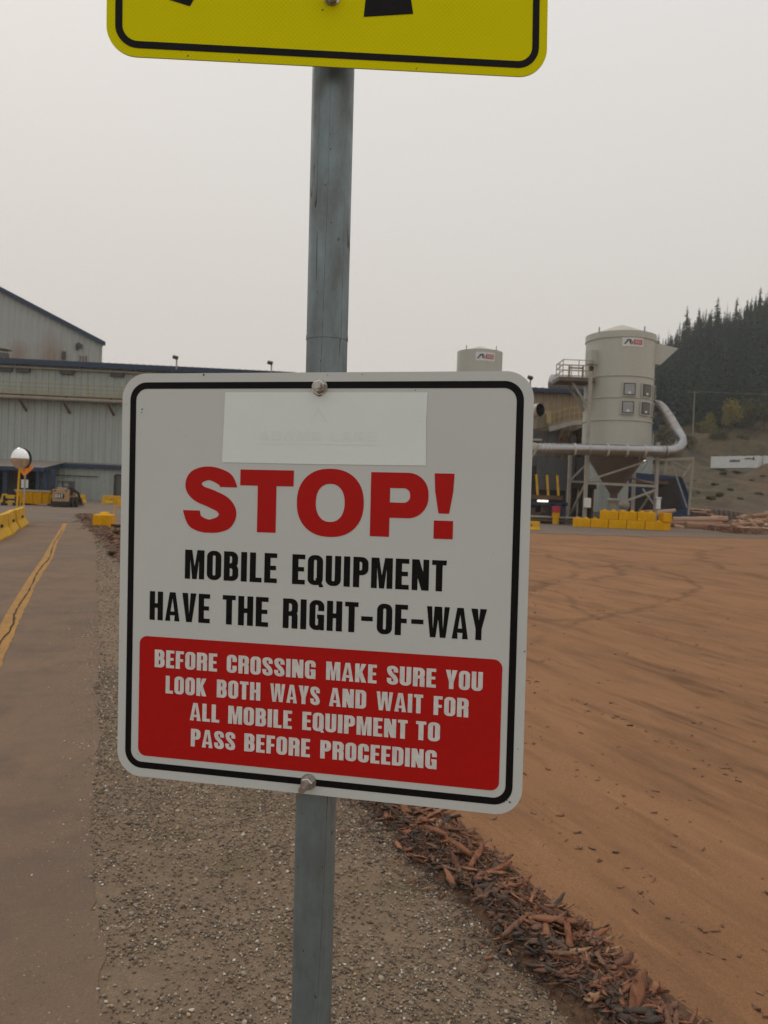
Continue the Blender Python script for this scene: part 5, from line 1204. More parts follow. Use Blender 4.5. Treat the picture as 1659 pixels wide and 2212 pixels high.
# galvanised duct sweeping round the silo
Yd_ = SY - RS - 1.2; rD = 12.3 * Yd_ / F_PX
dw = thing('galvanised_duct', 'galvanised round duct running level in front of the silo and bending up to its side', 'duct', (SX, SY, 0))
def dp(px, py, Y): return at(px, py, Y) - so
pts = [dp(1154, 970.5, Yd_), dp(1200, 970.5, Yd_), dp(1260, 971, Yd_), dp(1320, 972, Yd_), dp(1380, 974, Yd_), dp(1432, 975.5, Yd_)]
el = [dp(1450, 975, Yd_ + .2), dp(1464, 969, Yd_ + .5), dp(1472, 958, Yd_ + .9), dp(1470, 946, Yd_ + 1.3), dp(1462, 932, Yd_ + 1.7)]
up = [dp(1446, 905, Yd_ + 2.4), dp(1431, 884, Yd_ + 2.9), dp(1423, 877, Yd_ + 3.2), dp(1412, 875, Yd_ + 3.6), dp(1396, 878, Yd_ + 4.0)]
b = MB(); b.tube(pts, rD, 24); b.build('straight_run', M['galv'], dw, smooth=True)
b = MB(); b.tube([pts[-1]] + el, rD, 24); b.build('elbow', M['galv'], dw, smooth=True)
b = MB(); b.tube([el[-1]] + up, rD * .98, 24); b.build('rising_run', M['galv_dull'], dw, smooth=True)
for px in (1168, 1178, 1186, 1195, 1241, 1273, 1312, 1353, 1392, 1432, 1440):
    c_ = dp(px, np.interp(px, [1154, 1260, 1432], [970.5, 971, 975.5]), Yd_); b = MB(); b.tube([c_ - Vector((.07, 0, 0)), c_ + Vector((.07, 0, 0))], rD * 1.09, 24); b.build('duct_collar', M['silo_roof'] if px in (1241, 1312, 1353, 1392) else M['galv_dull'], dw, smooth=True)
for a, c_ in ((el[-1], up[0]), (up[0], up[1])):
    for t_ in (.05, .5):
        q = a + (c_ - a) * t_; n_ = (c_ - a).normalized(); b = MB(); b.tube([q - n_ * .05, q + n_ * .05], rD * 1.05, 24); b.build('duct_collar', M['galv'], dw, smooth=True)
b = MB(); b.tube([pts[0] + Vector((.12, 0, 0)), pts[0] - Vector((.55, 0, 0)), pts[0] - Vector((.75, 0, 0))], [rD * 1.12, rD * 1.2, rD * .5], 24); b.build('end_cap', M['silo_roof'], dw, smooth=True)
# open pipe mouth left of the silo
pm = at(1167.5, 885.6, 58); t = thing('open_pipe', 'short pale pipe with a dark open mouth between stop sign and silo', 'pipe', tuple(pm)); ax_ = Vector((.62, -.78, .05)).normalized(); r_ = .50
b = MB(); b.tube([ax_ * 0, -ax_ * 1.6], r_, 28, cap=False); b.tube([ax_ * 0, -ax_ * 1.6], r_ * .93, 28, 1, cap=False); b.tube([-ax_ * 1.4, -ax_ * 1.45], r_ * .93, 28, 1); b.build('pipe_body', [M['silo_roof'], M['dark']], t, smooth=True)
b = MB(); b.tube([ax_ * .01, -ax_ * .08], r_ * 1.05, 28, cap=False); b.build('pipe_rim', M['pipe'], t, smooth=True)
b = MB(); b.bar((-.5, .5, -.5), (-.5, .5, -pm.z), .16); b.bar((.1, .5, -2.6), (-1.5, .5, -5.4), .12); b.bar((-1.2, .5, -2.2), (.3, .5, -2.2), .14); b.build('pipe_support', M['steel'], t)

# ------------------------------------------------------------------ small silo far behind
YS = 96.0; p = at(1036, 780, YS); r2_ = 48.5 * YS / F_PX; zt2 = zat(1036, 753, YS - r2_)
s2 = thing('small_silo', 'smaller grey silo with a logo plate rising above the top edge of the stop sign', 'silo', (p.x, YS, 0))
b = MB(); b.lathe([(r2_, 4), (r2_, zt2), (r2_ - .03, zt2)], 64); b.build('shell', M['silo'], s2, smooth=True)
b = MB(); b.lathe([(r2_ + .02, zt2), (r2_ * .8, zt2 + .12), (.3, zt2 + .72), (0, zt2 + .74)], 48); b.build('roof', M['silo_roof'], s2, smooth=True)
for z in (8, 12.5): b = MB(); b.lathe([(r2_, z - .06), (r2_ + .08, z), (r2_, z + .06)], 64); b.build('stiffener_ring', M['hopper'], s2)
for dx in (-.68, .62): b = MB(); b.bar((dx * r2_, -r2_ * .74, zt2), (dx * r2_, -r2_ * .74, zt2 + .5), .1); b.build('roof_lug', M['steel'], s2)
for sx in (-1, 1):
    for sy in (-1, 1): b = MB(); b.box((sx * r2_ * .7, sy * r2_ * .7, 2.2), (.3, .3, 4.4)); b.build('leg', M['steel'], s2)
b = MB(); b.lathe([(r2_ - .05, 4), (.4, 1.2), (.35, .8)], 40); b.build('hopper', M['hopper'], s2, smooth=True)
logo(s2, r2_, math.atan2(-math.sqrt(max(.01, r2_ ** 2 - (6 * YS / F_PX) ** 2)), 6.5 * YS / F_PX), zat(1042.5, 769.5, YS - r2_), .43, 9.2 * (YS - r2_) / F_PX)

# ------------------------------------------------------------------ yellow block wall, deck, machine, truss
g = 'yellow concrete blocks stacked before the silo'
f0, f1 = gnd(1237, 1137.5), gnd(1450, 1147); vx = (f1 - f0); vx.z = 0; tot = vx.length; vx.normalize(); rzw = math.atan2(vx.y, vx.x); Hb = zat(1440, 1127, f1.y) * .97
bw = tot / 5.42; ny = Vector((-vx.y, vx.x, 0))
lbl_b = ['bottom-row yellow block at the left end of the wall before the silo', 'second yellow block from the left in the bottom row before the silo', 'middle yellow block of the bottom row, under the top-row joint', 'fourth yellow block from the left in the bottom row before the silo', 'fifth yellow block of the bottom row, next to the end block', 'narrow end block at the right end of the bottom row']
for k in range(6):
    x = (k + .5) * bw if k < 5 else 5 * bw + .21 * bw; wd = bw * .975 if k < 5 else bw * .40
    c_ = f0 + vx * x + ny * .35; block('yellow_block', wd, .68 if k < 5 else 1.2, Hb, (c_.x, c_.y + (.25 if k == 5 else 0), .002), rzw + R(rng.uniform(-.8, .8)), lbl_b[k], g, 2 if k in (0, 1, 4) else 0)
tx = [1.52, 2.54, 3.56]
for k, lb in enumerate(('left yellow block of the top row before the silo', 'middle yellow block of the top row before the silo', 'right yellow block of the top-row three, beside the silo leg')):
    c_ = f0 + vx * (tx[k] + .5) * bw + ny * .35; block('yellow_block', bw * .985, .68, Hb, (c_.x, c_.y, Hb + .006), rzw + R(rng.uniform(-.8, .8)), lb, g, 2)
c_ = f0 + vx * (5.10 * bw) + ny * .5; block('yellow_block', .62, 1.2, Hb, (c_.x, c_.y, Hb + .006), rzw + R(12), 'turned yellow block sitting alone on the right end of the stack', g, 0)
# infeed deck with stakes
gd = gnd(1205, 1133); Yk = gd.y + 1; k0, k1 = xat(1148, Yk, 3), xat(1225, Yk, 3); zk = zat(1190, 1072, Yk)
t = thing('log_deck', 'blue framed log deck with a rusty red beam and yellow stakes left of the silo', 'log deck', (k0, Yk, 0)); wk_ = k1 - k0
b = MB(); b.bar((-1, 0, zk - .1), (wk_ - .35, 0, zk - .1), .34); b.build('red_beam', M['rusty'], t)
for px in (1163, 1186, 1208):
    x = xat(px - 1, Yk, zk + .5) - k0; b = MB(); b.bar((x, 0, zk), (x - .18, 0, zk + 1.75), .16); b.build('stake', M['yellow2'], t)
b = MB(); b.box((wk_ * .5 - .3, .1, zk - .62), (wk_ + .8, .4, .3)); 
for x in (wk_ - .25, wk_ * .62): b.box((x, .1, (zk - .6) / 2), (.38, .4, zk - .7))
b.build('blue_frame', M['blue'], t)
xs0, xs1 = xat(1160, Yk, zk) - k0, xat(1183, Yk, zk) - k0; b = MB(); b.tube([(xs0, -.26, zk - .42), (xs1, -.26, zk - .42)], .085, 10); b.build('lit_tube', M['tube_light'], t)
b = MB(); b.box((wk_ * .52, .6, zk - 1.5), (1.1, .1, 1.6)); b.build('white_sheet', M['concrete'], t)
for z, r_ in ((.25, .12), (.55, .1)): b = MB(); b.tube([(-1.5, -.1, z), (wk_ + 1.4, -.05, z)], r_, 10); b.build('low_rail', M['pipe'] if z > .5 else M['rusty'], t)
b = MB(); b.box((wk_ * .4, 1.6, 1.0), (wk_ * 1.3, 1.6, 1.9)); b.build('machinery', M['dark'], t)
b = MB(); [b.box((wk_ * q, .8, h / 2), (.7, .6, h)) for q, h in ((.05, 1.3), (.3, .9), (.48, 1.7))]; b.build('rollers', M['hopper'], t)
gb = gnd(1203, 1133); t = thing('red_capped_drum', 'small drum with a red top and yellow lower half at the log deck foot', 'drum', (gb.x, Yk - .6, 0))
for z0, z1_, m_, r_ in ((0, .55, 'yellow2', .27), (.55, .95, 'yellow', .33), (.95, 1.5, 'redp', .36)): b = MB(); b.tube([(0, 0, z0), (0, 0, z1_)], r_, 16); b.build('drum_section', M[m_], t)
t = thing('steel_rack', 'dark tangle of steel uprights between the log deck and silo leg', 'machinery', (xat(1232, 66, 2), 66, 0))
for x in (0, .6, 1.2, 1.9): b = MB(); b.bar((x, 0, 0), (x + .05, .1, 3.4), .14); b.build('upright', M['steel'] if x in (.6, 1.2) else M['rusty'], t)
b = MB(); b.box((.9, .5, 1.7), (2.3, .6, 3.2)); b.build('machine_body', M['dark'], t); b = MB(); b.box((.9, -.1, 3.3), (2.4, .5, .5)); b.build('machine_top', M['dark'], t)
# rounded pale cladding behind the hopper
t = thing('clad_tank', 'pale ribbed round tank standing behind the silo hopper', 'tank', (xat(1314, 71, 2), 71, 0)); rt = 40 * 71 / F_PX
b = MB(); n = 60
prof = [(rt * (1 if k % 2 else .975) * math.cos(2 * math.pi * k / n), rt * (1 if k % 2 else .975) * math.sin(2 * math.pi * k / n)) for k in range(n)]; zt_ = zat(1314, 1000, 71)
b.add([(x, y, 1.1) for x, y in prof] + [(x, y, zt_) for x, y in prof] + [(x * .5, y * .5, .15) for x, y in prof], [(k, (k + 1) % n, (k + 1) % n + n, k + n) for k in range(n)] + [(2 * n + k, 2 * n + (k + 1) % n, (k + 1) % n, k) for k in range(n)]); b.build('tank_shell', M['siding'], t)
b = MB(); b.lathe([(rt, zt_), (0, zt_ + .8)], 40); b.build('tank_roof', M['roof_grey'], t)
# blue machine housing
YM = 72.0
def onM(px, py): q = at(px, py, YM); return q.x, q.z
A_, B_, C_, D_ = onM(1354, 1019), onM(1470, 1029), onM(1492, 1085), onM(1490, 1128); xm0 = A_[0]
t = thing('blue_housing', 'dark blue steel machine housing with sloping end and a black opening', 'machine', (xm0, YM, 0))
poly = [(0, 0), (D_[0] - xm0, 0), (D_[0] - xm0, D_[1]), (C_[0] - xm0, C_[1]), (B_[0] - xm0, B_[1]), (0, A_[1])]
b = MB(); b.prism(poly, 0, 3.5); b.build('housing_shell', M['blue_dull'], t, bevel=.06)
h0, h1, h2, h3 = onM(1424, 1034), onM(1458, 1034), onM(1477, 1100), onM(1418, 1092)
b = MB(); b.prism([(q[0] - xm0, q[1]) for q in (h0, h1, h2, h3)], -.05, .3); b.build('painted_opening_shade', M['dark'], t)  # dark slab coloured as the shaded inside of the opening, nothing cut out
b = MB(); q0, q1 = onM(1358, 1062), onM(1418, 1125); b.prism([(q0[0] - xm0, q0[1]), (q1[0] - xm0 - .5, q0[1] - .2), (q1[0] - xm0 - .3, q1[1]), (q0[0] - xm0, q1[1])], -.06, .2); b.build('painted_recess_shade', M['dark'], t)  # flat dark panel painted as recess shade, the shell behind is whole
b = MB(); q0, q1 = onM(1360, 1040), onM(1440, 1043); b.bar((q0[0] - xm0, -.3, q0[1]), (q1[0] - xm0, -.3, q1[1]), .28); b.build('red_pipe', M['rusty'], t)
b = MB(); b.bar((B_[0] - xm0, -.06, B_[1]), (C_[0] - xm0, -.06, C_[1]), .14); b.build('edge_trim', M['blue'], t)
b = MB(); b.box(((D_[0] - xm0) - 1.0, -.7, .55), (2.6, 1.0, 1.1)); b.build('blue_step', M['blue_dull'], t, bevel=.04)
# truss gantry
YT = 66.0
def onT(px, py): q = at(px, py, YT); return Vector((q.x, 0, q.z))
t0_ = onT(1496, 1095); t = thing('truss_gantry', 'open grey steel gantry of braced posts at the right end of the duct', 'gantry', (t0_.x, YT, 0)); o_ = Vector((t0_.x, 0, 0))
def tb(a, c_, w_, nm): b = MB(); b.bar(onT(*a) - o_, onT(*c_) - o_, w_); b.build(nm, M['steel'], t)
tb((1498, 990), (1487, 1112), .16, 'post'); tb((1440, 993), (1499, 990), .22, 'beam'); tb((1440, 995), (1437, 1024), .14, 'post'); tb((1452, 996), (1494, 1018), .12, 'brace'); tb((1496, 1000), (1474, 1032), .1, 'brace'); tb((1450, 996), (1484, 1096), .1, 'brace'); tb((1396, 990), (1440, 994), .16, 'beam'); tb((1400, 998), (1384, 1018), .12, 'brace')
pw = at(1393, 995 + 2, 64.5); 
t = thing('work_lamp', 'small lit white lamp hanging under the duct right of the hopper', 'lamp', tuple(pw)); b = MB(); bm = bmesh.new(); bmesh.ops.create_icosphere(bm, subdivisions=2, radius=.12); b.add([tuple(v.co) for v in bm.verts], [tuple(v.index for v in f.verts) for f in bm.faces]); bm.free(); b.build('bulb', M['bulb'], t, smooth=True)
b = MB(); b.tube([(0, 0, .14), (0, 0, .5)], .06, 8); b.build('lamp_stem', M['lamp_head'], t)
# ------------------------------------------------------------------ hillside
sk_pts = [(1270, 905), (1330, 850), (1395, 765), (1420, 742), (1454, 728), (1467, 708), (1498, 690), (1516, 674), (1545, 668), (1562, 684), (1586, 673), (1602, 668), (1615, 652), (1628, 638), (1654, 626), (1720, 590), (1850, 530), (2100, 450)]
md_pts = [(1270, 985), (1395, 955), (1440, 940), (1500, 934), (1560, 932), (1659, 928), (1850, 905), (2100, 880)]
def prof(pts): q = [ray(*p) for p in pts]; return np.array([d.x / d.y for d in q]), np.array([d.z / d.y for d in q])
us, es = prof(sk_pts); um, em = prof(md_pts)
DR, DM = 400.0, 245.0
def hill_z(x, y):
    u = x / y; y = np.asarray(y, float)
    zr = np.interp(u, us, es) * DR + CAM_H - 12.5; zm = np.interp(u, um, em) * DM + CAM_H
    zr = np.maximum(zr, zm * .9)
    k = [84, 100, 125, 158, 168, 186, 205]; f_ = [-.6, 1.0, 3.6, 8.8, 9.9, 10.7, 12.6]
    base = np.interp(y, k, f_)
    t = np.clip((y - 205) / (DM - 205), 0, 1); z = base + (zm - 12.6) * t * t * (3 - 2 * t) * (y > 205)
    t2 = np.clip((y - DM) / (DR - DM), 0, 1); z = np.where(y > DM, zm + (zr - zm) * (t2 ** .92), z)
    z = np.where(y > DR, zr + (y - DR) * .02 - (y - DR) ** 2 * .0006, z)
    fade = np.clip((u - .235) / .10, 0, 1); fade = fade * fade * (3 - 2 * fade)
    bump_ = (vnoise(x * .12 + 40, y * .12, 51) - .5) * 2.2 + (vnoise(x * .45 + 40, y * .45, 52) - .5) * .8
    # heaped soil bank that hides the foot of the containers on the right
    bank = 2.3 * np.exp(-((y - 164) / 6.0) ** 2) * np.clip((u - .463) / .03, 0, 1)
    return (z + bump_ * np.clip((y - 95) / 40, 0, 1) + bank) * fade - .6 * (1 - fade)
uu = np.linspace(.19, 1.05, 190); dd = np.concatenate([np.linspace(84, 260, 110), np.linspace(263, 470, 60)])
U, D = np.meshgrid(uu, dd); Xh = U * D; Zh = hill_z(Xh, D); Zh[0] = -.8
nxh = len(uu); ix = np.arange(U.size).reshape(U.shape)
Fh = np.stack([ix[:-1, :-1], ix[:-1, 1:], ix[1:, 1:], ix[1:, :-1]], -1).reshape(-1, 4)
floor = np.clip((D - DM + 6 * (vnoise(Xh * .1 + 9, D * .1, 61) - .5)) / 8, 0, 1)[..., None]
n1 = vnoise(Xh * .2 + 5, D * .07, 62)[..., None]; n2 = vnoise(Xh * .6 + 5, D * .25, 63)[..., None]
red = np.clip((U - .42) / .1, 0, 1)[..., None] * np.clip((190 - D) / 40, 0, 1)[..., None]
colh = np.array([.084, .053, .019]) * (1 - n1) + np.array([.056, .042, .014]) * n1; colh = colh * (1 - .45 * (n2 > .62)) ; colh = colh * (1 - red * .6) + np.array([.095, .050, .024]) * red * .6
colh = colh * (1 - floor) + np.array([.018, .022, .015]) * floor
M['hill'] = attr_mat('hill_grass', .95, .8, 1.2, .35)
tag(raw_mesh('hillside', np.stack([Xh, D, Zh], -1).reshape(-1, 3), Fh, M['hill'], colh.reshape(-1, 3), smooth=True), kind='structure')

# ------------------------------------------------------------------ trees
def leafmat(name, a, b):
    m = NM(name); oi = m.n('ShaderNodeObjectInfo'); f = m.math('ADD', m.math('MULTIPLY', oi.outputs['Random'], .55), m.math('MULTIPLY', m.noise(m.coord(), .7, 3), .55))
    m.b.inputs['Specular IOR Level'].default_value = .2
    return m.done(m.mix(m.fr(f, .15, .9), a, b), .9)
M['conifer'] = leafmat('conifer_needles', (0.0094, 0.0305, 0.0256), (0.0216, 0.052, 0.0368))
M['bare'] = leafmat('bare_branches', (.10, .085, .07), (.14, .11, .085))
M['autumn'] = leafmat('turning_leaves', (0.228, 0.1823, 0.0394), (0.1425, 0.135, 0.0338))
M['shrub'] = leafmat('shrub_leaves', (0.0599, 0.0599, 0.0254), (0.0925, 0.0848, 0.0351))
M['trunk'] = dirty('tree_trunk', (.07, .05, .038), (.04, .03, .025), .5, 1, .9)
def conifer(h, seed, dens=1.0, dead=False):
    r_ = random.Random(seed); b = MB(); b.tube([(0, 0, -1.5), (0, 0, h * .5), (0, 0, h)], [h * .014, h * .009, .02], 6, 0)
    z = h * (.06 if not dead else .25); lean = r_.uniform(-.02, .02)
    while z < h * .985:
        t = z / h; rad = h * (.155 * (1 - t) ** .8 + .012) * r_.uniform(.72, 1.2) * (.55 if dead else 1)
        n = max(3, int((7 if not dead else 4) * dens * (1.1 - .45 * t)))
        for k in range(n):
            a = r_.uniform(0, 6.28); L = rad * r_.uniform(.6, 1.2); ca, sa = math.cos(a), math.sin(a); dr = L * r_.uniform(.15, .5)
            if dead:
                b.add([(0, 0, z), (L * ca, L * sa, z + L * .15), (L * ca * .5, L * sa * .5, z + .14 + L * .08)], [(0, 1, 2)], 1); continue
            for q in range(3):                   # hanging fan-shaped sprays along the branch
                f0 = q / 3; f1 = min(1.05, f0 + .55); wd = L * (.34 - .07 * q) * r_.uniform(.7, 1.25); zz0, zz1 = z - dr * f0, z - dr * f1 - r_.uniform(0, .12) * L
                p0 = (L * f0 * ca, L * f0 * sa, zz0 + .1); tip = (L * f1 * ca, L * f1 * sa, zz1)
                s1 = (L * (f0 + f1) / 2 * ca - wd * sa, L * (f0 + f1) / 2 * sa + wd * ca, (zz0 + zz1) / 2 - wd * r_.uniform(.2, .6)); s2 = (L * (f0 + f1) / 2 * ca + wd * sa, L * (f0 + f1) / 2 * sa - wd * ca, (zz0 + zz1) / 2 - wd * r_.uniform(.2, .6))
                b.add([p0, s1, tip, s2], [(0, 1, 2), (0, 2, 3)], 1)
        z += h * .024 * r_.uniform(.7, 1.35) * (1 if not dead else 1.6)
    return b
def place_tree(src, x, y, s, rz, lbl, grp):
    o = src.copy() if src.get('used') else src
    if o is not src: COL.objects.link(o)
    src['used'] = 1
    o.location = (x, y, float(hill_z(np.array(x), np.array(y))) - .3); o.rotation_euler = (rng.uniform(-.04, .04), rng.uniform(-.04, .04), rz); o.scale = (s * rng.uniform(.85, 1.15), s * rng.uniform(.85, 1.15), s)
    tag(o, lbl, 'conifer' if 'conifer' in lbl or 'bare' in lbl else 'tree', grp); return o
CP = [conifer(24, 10 + k, 1.25).build('conifer_tree', [M['trunk'], M['conifer']]) for k in range(5)]
DP = [conifer(24, 80 + k, 1, True).build('bare_tree', [M['trunk'], M['bare']]) for k in range(2)]
spots = []
tries = 0
while len(spots) < 292 and tries < 60000:
    tries += 1; y = rng.uniform(DM + 3, DR + 12); u = rng.uniform(.335, .555); x = u * y
    if any((x - a) ** 2 + (y - b_) ** 2 < 3.6 ** 2 for a, b_ in spots): continue
    spots.append((x, y))
for k, (x, y) in enumerate(spots):
    s = rng.uniform(.48, .84) * (1.0 if y < DR - 25 else rng.choice((.6, .75, .9, 1.15)))
    place_tree(CP[k % 5], x, y, s, rng.uniform(0, 6.28), 'dark green conifer in the dense stand covering the far hill', 'conifers on the far hill')
# beyond the first three hundred: the rest of the wood, one mass
FP = []
for k in range(3):
    b = conifer(24, 60 + k, .62); fv = np.array(b.v); tri = []
    for f in b.f: tri += [(f[0], f[i], f[i + 1]) for i in range(1, len(f) - 1)]
    FP.append((fv, np.array(tri)))
Pf = []
while len(Pf) < 520:
    y = rng.uniform(DM + 3, DR + 14); u = rng.uniform(.33, .60); x = u * y
    if any((x - a) ** 2 + (y - b_) ** 2 < 2.6 ** 2 for a, b_ in spots): continue
    Pf.append((x, y, float(hill_z(np.array(x), np.array(y))) - .3))
nF = len(Pf); sF = nr.uniform(.34, .68, nF)
M['wood_mass'] = attr_mat('wood_needles', .9, 0, .6, .35)
tag(scatter('conifer_wood', FP, np.array(Pf), np.stack([sF, sF, sF], 1), rotm(nF, .04), pick(nF, [(.011, .028, .026), (.018, .038, .032), (.026, .048, .036)], [3, 3, 2]), M['wood_mass']), 'dark mass of further conifers filling the hill between the nearer trees', 'forest', kind='stuff')
for kk, (px, s) in enumerate(((1426, .7), (1444, .75), (1568, .85), (1586, .8))):
    d = ray(px, 700); place_tree(DP[kk % 2], d.x / d.y * (DR - 4), DR - 4, s, 1.0, 'thin bare dead tree sticking up on the hill skyline', 'bare trees on the skyline')
def leafy(h, wd, seed, n, sz, mat):
    r_ = random.Random(seed); b = MB(); b.tube([(0, 0, -.5), (0, 0, h * .4), (wd * .05, 0, h * .8)], [h * .016, h * .011, .03], 6, 0)
    for k in range(5): a = r_.uniform(0, 6.28); b.tube([(0, 0, h * r_.uniform(.2, .5)), (wd * .35 * math.cos(a), wd * .35 * math.sin(a), h * r_.uniform(.5, .8))], [h * .006, .02], 5, 0)
    lobes = [(r_.uniform(-.32, .32) * wd, r_.uniform(-.32, .32) * wd, h * r_.uniform(.3, .86), r_.uniform(.16, .3) * wd) for _ in range(11)]
    for k in range(n):
        lx, ly, lz, lr = r_.choice(lobes); v = Vector((r_.gauss(0, 1), r_.gauss(0, 1), r_.gauss(0, 1))).normalized() * lr * r_.uniform(.5, 1.05); c_ = Vector((lx, ly, lz)) + Vector((v.x, v.y, v.z * 1.3))
        e1 = Vector((r_.gauss(0, 1), r_.gauss(0, 1), r_.gauss(0, 1))).normalized() * sz * r_.uniform(.6, 1.3); e2 = e1.cross(Vector((r_.gauss(0, 1), r_.gauss(0, 1), r_.gauss(0, 1)))).normalized() * sz * .6
        b.add([c_ - e1, c_ + e2, c_ + e1, c_ - e2], [(0, 1, 2, 3)], 1)
    return b
AU = [leafy(8, 6, 5 + k, 1500, .26, None).build('deciduous_tree', [M['trunk'], M['autumn']]) for k in range(2)]
GR = [leafy(8, 7, 15 + k, 1500, .26, None).build('deciduous_tree', [M['trunk'], M['shrub']]) for k in range(2)]
for src, px, Y, s, lbl in ((AU[0], 1533, 238, .88, 'small yellowing tree at the forest foot, left of a larger yellow one'), (AU[1], 1578, 240, 1.25, 'largest yellowing tree at the forest foot above the white container'),
                           (GR[0], 1618, 240, 1.15, 'rounded olive green tree at the forest foot right of the yellow trees'), (GR[1], 1651, 240, 1.4, 'tall dull green tree at the forest foot at the right edge'), (GR[0], 1597, 243, .9, 'low green tree between the yellow tree and the olive one'), (GR[1], 1510, 243, .7, 'small green tree just right of the utility pole')):
    d = ray(px, 920); place_tree(src, d.x / d.y * Y, Y, s, rng.uniform(0, 6), lbl, None)
SH = [leafy(3, 4.5, 25 + k, 700, .24, None).build('shrub', [M['trunk'], M['shrub']]) for k in range(2)]
for k, (px, Y, s) in enumerate(((1418, 214, 1.3), (1432, 218, 1.1), (1447, 220, 1.4), (1461, 224, 1.0), (1474, 225, 1.25), (1489, 229, .9), (1405, 215, 1.3), (1424, 228, 1.7), (1443, 231, 1.5), (1542, 231, .7), (1560, 232, .8), (1606, 233, .7))):
    d = ray(px, 940); o = place_tree(SH[k % 2], d.x / d.y * Y, Y, s, rng.uniform(0, 6), 'low olive shrub along the top edge of the dry meadow', 'shrubs along the meadow edge'); o['category'] = 'shrub'
TU = leafy(1.4, 3.0, 36, 500, .24, None).build('scrub_clump', [M['trunk'], M['shrub']])
for k, (px, py) in enumerate(((1544, 1048), (1552, 1072), (1535, 1078), (1580, 1060), (1625, 1040), (1648, 1030), (1600, 1080), (1562, 1024), (1590, 1022), (1640, 1068), (1510, 1065), (1500, 1040))):
    d = ray(px, py); Y = 100.0                   # where the line of sight meets the slope
    while Y < 240 and CAM_H + d.z / d.y * Y > float(hill_z(np.array(d.x / d.y * Y), np.array(Y))): Y += .5
    o = place_tree(TU, d.x / d.y * Y, Y, rng.uniform(.25, .5), rng.uniform(0, 6), 'low dark scrub clump on the dry grassy slope', 'scrub clumps on the slope'); o['category'] = 'scrub'
# utility pole and wire
YU = 232; d = ray(1497, 926); xu = d.x / d.y * YU; zu = float(hill_z(np.array(xu), np.array(YU))) - .4; hu = zat(1503, 845, YU) - zu
t = thing('utility_pole', 'tall grey wooden utility pole with a crossarm at the foot of the forest', 'utility pole', (xu, YU, zu)); M['pole_wood'] = dirty('pole_wood', (.20, .185, .165), (.14, .12, .1), .5, 1, .9)
b = MB(); b.tube([(0, 0, 0), (0, 0, hu)], [.24, .17], 8); b.build('pole', M['pole_wood'], t); b = MB(); b.box((-.3, 0, hu - .35), (3.2, .16, .18)); b.build('crossarm', M['pole_wood'], t)
for x in (-1.6, -.3, 1.1): b = MB(); b.tube([(x, 0, hu - .25), (x, 0, hu + .05)], .07, 6); b.build('insulator', M['pole_wood'], t)
b = MB(); b.tube([(1.1 + 12 * k, -1.5 * k, hu - .1 - .8 * math.sin(math.pi * k / 8)) for k in range(9)], .055, 5); b.build('wire', M['pole_wood'], t)

# ------------------------------------------------------------------ white containers on the bench
def container(pxl, pyt, pyb, Yl, pxr, Yr, lbl, text):
    pl, pr = at(pxl, pyb, Yl), at(pxr, pyb, Yr); v = pr - pl; v.z = 0; L = v.length; rz = math.atan2(v.y, v.x); h = zat(pxl, pyt, Yl) - pl.z
    t = thing('container', lbl, 'container', (pl.x, pl.y, pl.z), rz, 'white containers on the slope')
    b = MB(); ribs(b, .05, L - .05, .05, h - .05, 0, .28, .035); b.box((L / 2, 1.28, h / 2), (L - .06, 2.4, h - .06)); b.build('container_body', M['white'], t)
    for x in (0, L): b = MB(); b.box((x, -.05, h / 2), (.16, .16, h)); b.build('corner_post', M['white'], t)
    b = MB(); [b.box((L * (k + .5) / 5, .9, h + .10), (L * .15, 1.8, .18)) for k in range(5)]; b.build('roof_timber', M['hopper'], t)
    if text:
        b = MB(); simple_text(b, text, L * .40, h * .50, .52, -.06, .72); b.build('lettering', M['black'], t)
        b = MB(); simple_text(b, 'U I', L * .72, h * .70, .32, -.06, .8); [b.box((L * q, -.06, h * .76), (.55, .02, .26)) for q in (.79, .84)]; b.build('number_marks', M['black'], t)
        b = MB(); b.box((L * .905, -.06, h * .76), (.42, .02, .62)); b.build('door_mark', M['black'], t)
    return t
container(1536, 985.5, 1011.5, 178, 1637, 170, 'white shipping container with dark lettering standing on the dry slope', 'ARROW')
container(1649, 984, 1008, 171, 1755, 166, 'second white container, cut off by the right edge of the photo', None)

# ------------------------------------------------------------------ logs
M['log'] = dirty('peeled_log', (.36, .20, .12), (.20, .115, .075), .75, 2.2, .85, stretch=(.25, 1, 1), bump=.5, bscale=14)
M['log_pale'] = dirty('pale_log', (.48, .31, .21), (.32, .19, .125), .6, 2.0, .85, stretch=(.25, 1, 1), bump=.4, bscale=14)
M['log_dark'] = dirty('barked_log', (.12, .07, .048), (.06, .042, .034), .7, 3, .9, stretch=(.3, 1, 1), bump=.8, bscale=14)
M['log_end'] = dirty('sawn_end', (.34, .22, .13), (.2, .13, .085), .6, 8, .85)
def log(p, v, L, r_, mt, lbl, grp):
    v = v.normalized(); n = 7; side = v.cross(Vector((0, 0, 1))).normalized(); bend = rng.uniform(-.05, .05) * L * .3
    pts = [v * (L * k / n) + side * bend * math.sin(math.pi * k / n) for k in range(n + 1)]
    b = MB(); b.tube(pts, [r_ * (1 - .25 * k / n) * rng.uniform(.95, 1.05) for k in range(n + 1)], 12, 0, True, 1); o = b.build('log', [M[mt], M['log_end']], loc=p, smooth=True); return tag(o, lbl, 'log', grp)
def logpx(px0, py0, px1, py1, Y0, Y1, r_, mt, lbl, grp): a, c_ = at(px0, py0, Y0), at(px1, py1, Y1); return log(a, c_ - a, (c_ - a).length, r_, mt, lbl, grp)
G1 = 'logs lying along the ground right of the yellow blocks'
